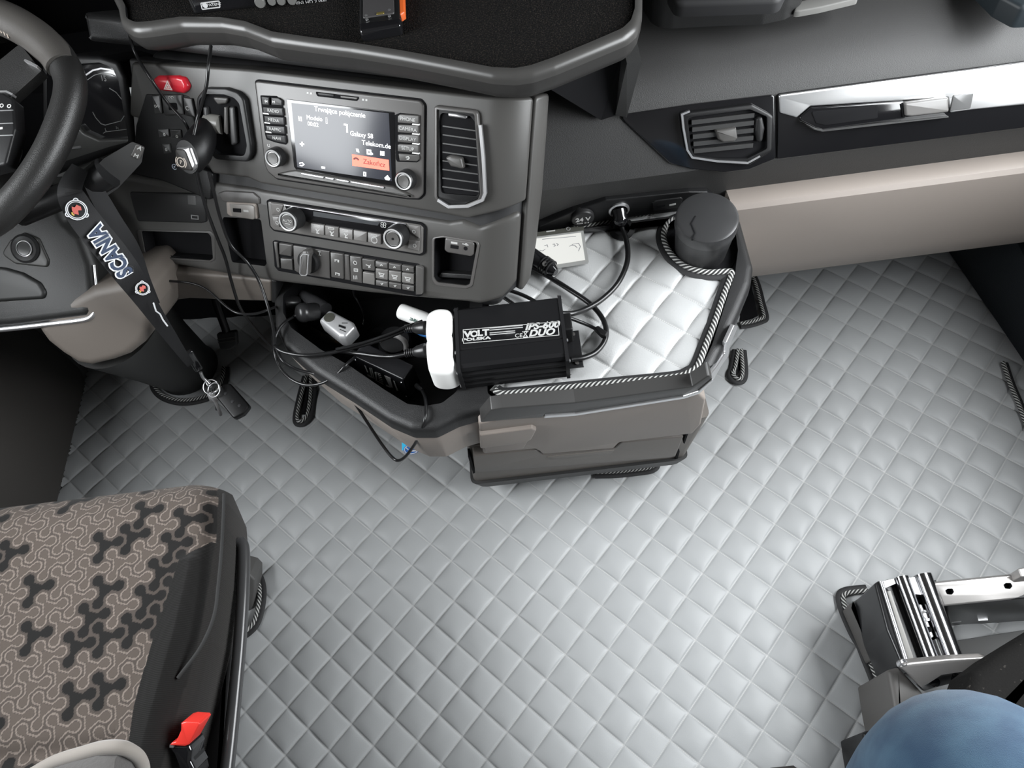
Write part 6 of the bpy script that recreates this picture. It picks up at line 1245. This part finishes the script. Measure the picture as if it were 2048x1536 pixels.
slab('outer_rail', .05, .165, [(525, 235), (560, 210), (580, 225), (770, 800), (720, 820), (610, 560)], blacksteel_m, bev=.005, r=.004)
tube('rail_edge', [G(*p, .167) for p in Z8((572, 222), (660, 500), (752, 790))], .0032, steel_m, pst, 10)
slab('rail_web', .05, .148, [(580, 222), (705, 195), (920, 780), (770, 800)], blacksteel_m, bev=.001)
slab('rail_insert', .10, .150, [(612, 290), (640, 285), (812, 790), (768, 795)], M('pale_web', (.35, .34, .32), .4), bev=.001, r=.001)
slab('front_plate', .10, .158, [(560, 220), (690, 192), (705, 225), (600, 270)], steel_m, bev=.001)
slab('front_plate', .10, .158, [(745, 195), (845, 182), (880, 320), (790, 310)], steel_m, bev=.001)
def rail(p0, p1, z, w):
    a, c = G(*Z8(p0)[0], z), G(*Z8(p1)[0], z); d = (c - a); L = d.length; f_ = Frame(tuple(a), tuple(d), (0, 0, 1)); f_ = Frame(tuple(a), tuple(d), tuple(Vector((0, 0, 1)).cross(d)))
    R2 = [[f_.P(u, math.sin(t) * w, math.cos(t) * w * .8 - w * .8) for t in np.linspace(-1.6, 1.6, 9)] + [f_.P(u, w, -.04), f_.P(u, -w, -.04)] for u in (0, L)]
    return loft('slide_rail', R2, M('dark_chrome', (.35, .35, .36), .16, 1.0) if 'dark_chrome' not in MATS else MATS['dark_chrome'], pst)
rail((728, 180), (950, 778), .168, .0105); rail((882, 160), (1112, 768), .168, .0130)
slab('rail_channel', .05, .142, [(765, 320), (880, 300), (1060, 770), (950, 775)], deep_m, bev=.001)
slab('adjuster_plate', .10, .152, [(832, 385), (858, 380), (945, 610), (915, 625)], steel_m, bev=.001)
slab('adjuster_plate', .10, .155, [(950, 625), (1030, 615), (1080, 755), (1000, 765)], M('pale_steel_plate', (.70, .70, .69), .35, .6), bev=.001)
lathe('rail_bolt', G(*Z8((885, 465))[0], .152), (0, 0, 1), [(.0085, 0), (.0085, .004), (.005, .005), (.004, .002), (.0003, .002)], steel_m, pst, 20)
for p in ((908, 560), (1018, 690), (1045, 762)): lathe('slot_hole', G(*Z8(p)[0], .1552), (0, 0, 1), [(.0045, 0), (.0045, .0008), (.0003, .0008)], deep_m, pst, 14)
XB_ = Frame(tuple(G(*Z8((1240, 330))[0], .150)), tuple(G(*Z8((1570, 290))[0], .15) - G(*Z8((940, 330))[0], .15)), (0.0, .85, .35))
xq = rp(XB_.hits(Z8((935, 232), (1540, 172), (1578, 180), (1700, 165), (1700, 330), (1578, 342), (1012, 398), (985, 330))), .003)
cbm = panel('cross_bar', XB_, xq, -.012, .0, M('pale_galvanised_steel', (.52, .50, .485), .4, .75, bump=(60, .05, .002)), pst, .003, holes=[(rp(XB_.hits(Z8((1022, 285), (1040, 272), (1075, 272), (1085, 295), (1070, 315), (1035, 312))), .002), .01), (rp(XB_.hits(Z8((1432, 245), (1450, 232), (1485, 232), (1497, 255), (1480, 275), (1445, 272))), .002), .01)], hmat=deep_m)
XV = Frame(tuple(XB_.P(*XB_.hit(*Z8((1240, 372))[0]), -.004)), tuple(XB_.U), (0, .02, 1))
panel('cross_bar_web', XV, rp(XV.hits(Z8((1010, 395), (1578, 340), (1720, 325), (1720, 545), (1578, 560), (1080, 640))), .002), -.01, .0, blacksteel_m, pst, .002)
for q in (((1070, 512), (1135, 505)), ((1255, 500), (1322, 495))): b = Bag(); b.line(XV, *XV.hits(Z8(*q), .001), .003, .0, .0012); b.build('web_slot', steel_m, pst)
slab('end_bracket', .10, .185, [(1535, 130), (1600, 120), (1700, 110), (1700, 180), (1560, 190)], MATS['pale_galvanised_steel'])
BRF = Frame(tuple(G(*Z8((1000, 830))[0], .185)), tuple(G(*Z8((1340, 770))[0], .185) - G(*Z8((710, 830))[0], .185)), (0, .8, .5))
panel('seat_bracket', BRF, rp(BRF.hits(Z8((708, 828), (716, 808), (770, 795), (1040, 768), (1350, 752), (1225, 850), (1000, 885), (940, 925), (858, 975), (780, 890))), .004), -.015, .0, MATS['pale_galvanised_steel'], pst, .003, 4)
lathe('bracket_roll', BRF.P(*BRF.hit(*Z8((730, 828))[0]), -.01), (0.2, .2, 1), [(.006, 0), (.006, .010), (.0045, .011), (.004, .007), (.0003, .007)], steel_m, pst, 20)
BR2 = BRF.off(-.012); BR2 = Frame(tuple(BR2.O), tuple(BR2.U), (0, .8, .6))
panel('inner_bracket', BR2, rp(BR2.hits(Z8((860, 985), (960, 910), (1160, 870), (1180, 930), (960, 985), (880, 1010))), .004), -.02, -.004, M('grey_bracket', (.13, .13, .13), .35), pst, .003)
for p in ((955, 935), (1110, 915)): q = BR2.hit(*Z8(p)[0], .0); lathe('bracket_bolt', BR2.P(q[0], q[1], -.006), BR2.N, [(.008, 0), (.007, .006), (.0003, .008)], gloss_m, pst, 16)
CU = Frame(tuple(G(*Z8((1400, 800))[0], .27)), tuple(G(*Z8((1578, 610))[0], .27) - G(*Z8((1220, 850))[0], .27)), (0.35, .35, -.55))
cu_pts = [tuple(G(a, b, .29))[:2] for a, b in Z8((1960, 370), (1578, 605), (1400, 715), (1225, 848))] + [(.42, .02), (.92, .0)]
panel('cushion', flat(0), rp(cu_pts, .012), .21, .29, M('dark_ribbed_fabric', (.014, .0135, .013), .9, bump=(380, .7, .001), speck=(160, .66, .72, (.06, .055, .05)), spec=.1), pst, .02, 5)
slab('storage_box', .0, .12, [(440, 1288), (470, 1272), (660, 1265), (640, 1600), (490, 1600)], dark_m, bev=.006, r=.004)
tube('box_edge', [G(*p, .122) for p in Z8((478, 1315), (500, 1440), (520, 1560))], .0022, key2_m, pst, 8)
slab('floor_pan', .0, .012, [(1080, 640), (1600, 560), (1700, 560), (1700, 780), (1130, 770)], M('grey_floor_pan', (.12, .12, .118), .6), bev=.001)
# ------------------------------------------------------------------ photographer's knee
per = thing('person', 'seated person of whom only a knee in blue jeans shows at the lower right', 'person', (.36, -.05, 0))
def limb(path, radii, seg=28, sq=1.0):
    pts = spline(path, 10); rr = [r.x for r in spline([Vector((r, 0, 0)) for r in radii], 10)]
    V, F, _ = tube_data(pts, rr, seg); return V, F
kc = G(1985, 1592, .69); hip = Vector((.22, -.50, .60)); foot = Vector((kc.x - .01, kc.y - .12, .09))
path = [hip, hip.lerp(kc, .4) + Vector((0, 0, .03)), hip.lerp(kc, .75) + Vector((0, 0, .025)), kc + Vector((-.012, -.05, .012)), kc + Vector((0, -.002, -.025)), kc + Vector((.0, .0, -.10)), kc + Vector((-.002, -.02, -.22)), kc + Vector((-.006, -.06, -.40)), foot]
V, F = limb(path, [.105, .098, .091, .088, .084, .078, .070, .060, .050])
rg = random.Random(4)
b = Bag(); b.add(V, F); jn = b.build('jeans', denim_m, per, sharp=80)
b = Bag(); V, F, _ = tube_data(spline([foot + Vector((0, .0, .02)), foot + Vector((0, .01, -.03)), foot + Vector((.0, .02, -.055))], 6), [.05] * 13, 16); b.add(V, F); b.build('sock', M('dark_sock', (.03, .03, .03), .9), per)
loft('shoe', [[Vector((foot.x + sx_ * w, y + foot.y + .10, z)) for sx_, z in ((-1, .003), (1, .003), (.9, hgt), (-.9, hgt))] for y, w, hgt in ((-.17, .028, .06), (-.13, .036, .085), (-.06, .040, .08), (.02, .045, .05), (.07, .038, .035), (.09, .02, .02))], M('dark_shoe', (.03, .028, .026), .6), per)
# dark arch-shaped block added to stand in for shade in the passenger corner
wa2 = struct(loft('corner_shade_block', [[Vector((x, y, z)) for x, y, z in ((.90, 1.44, .002), (.93, 1.12, .002), (.965, .86, .002), (.99, .66, .002), (1.03, .60, .002), (1.03, 1.44, .002))], [Vector((x, y, z)) for x, y, z in ((.92, 1.44, .25), (.95, 1.12, .20), (.98, .88, .14), (1.0, .70, .08), (1.03, .64, .08), (1.03, 1.44, .30))]], M('blue_black_corner_shade', (.012, .016, .02), .9, bump=(700, .6, .002)), None))
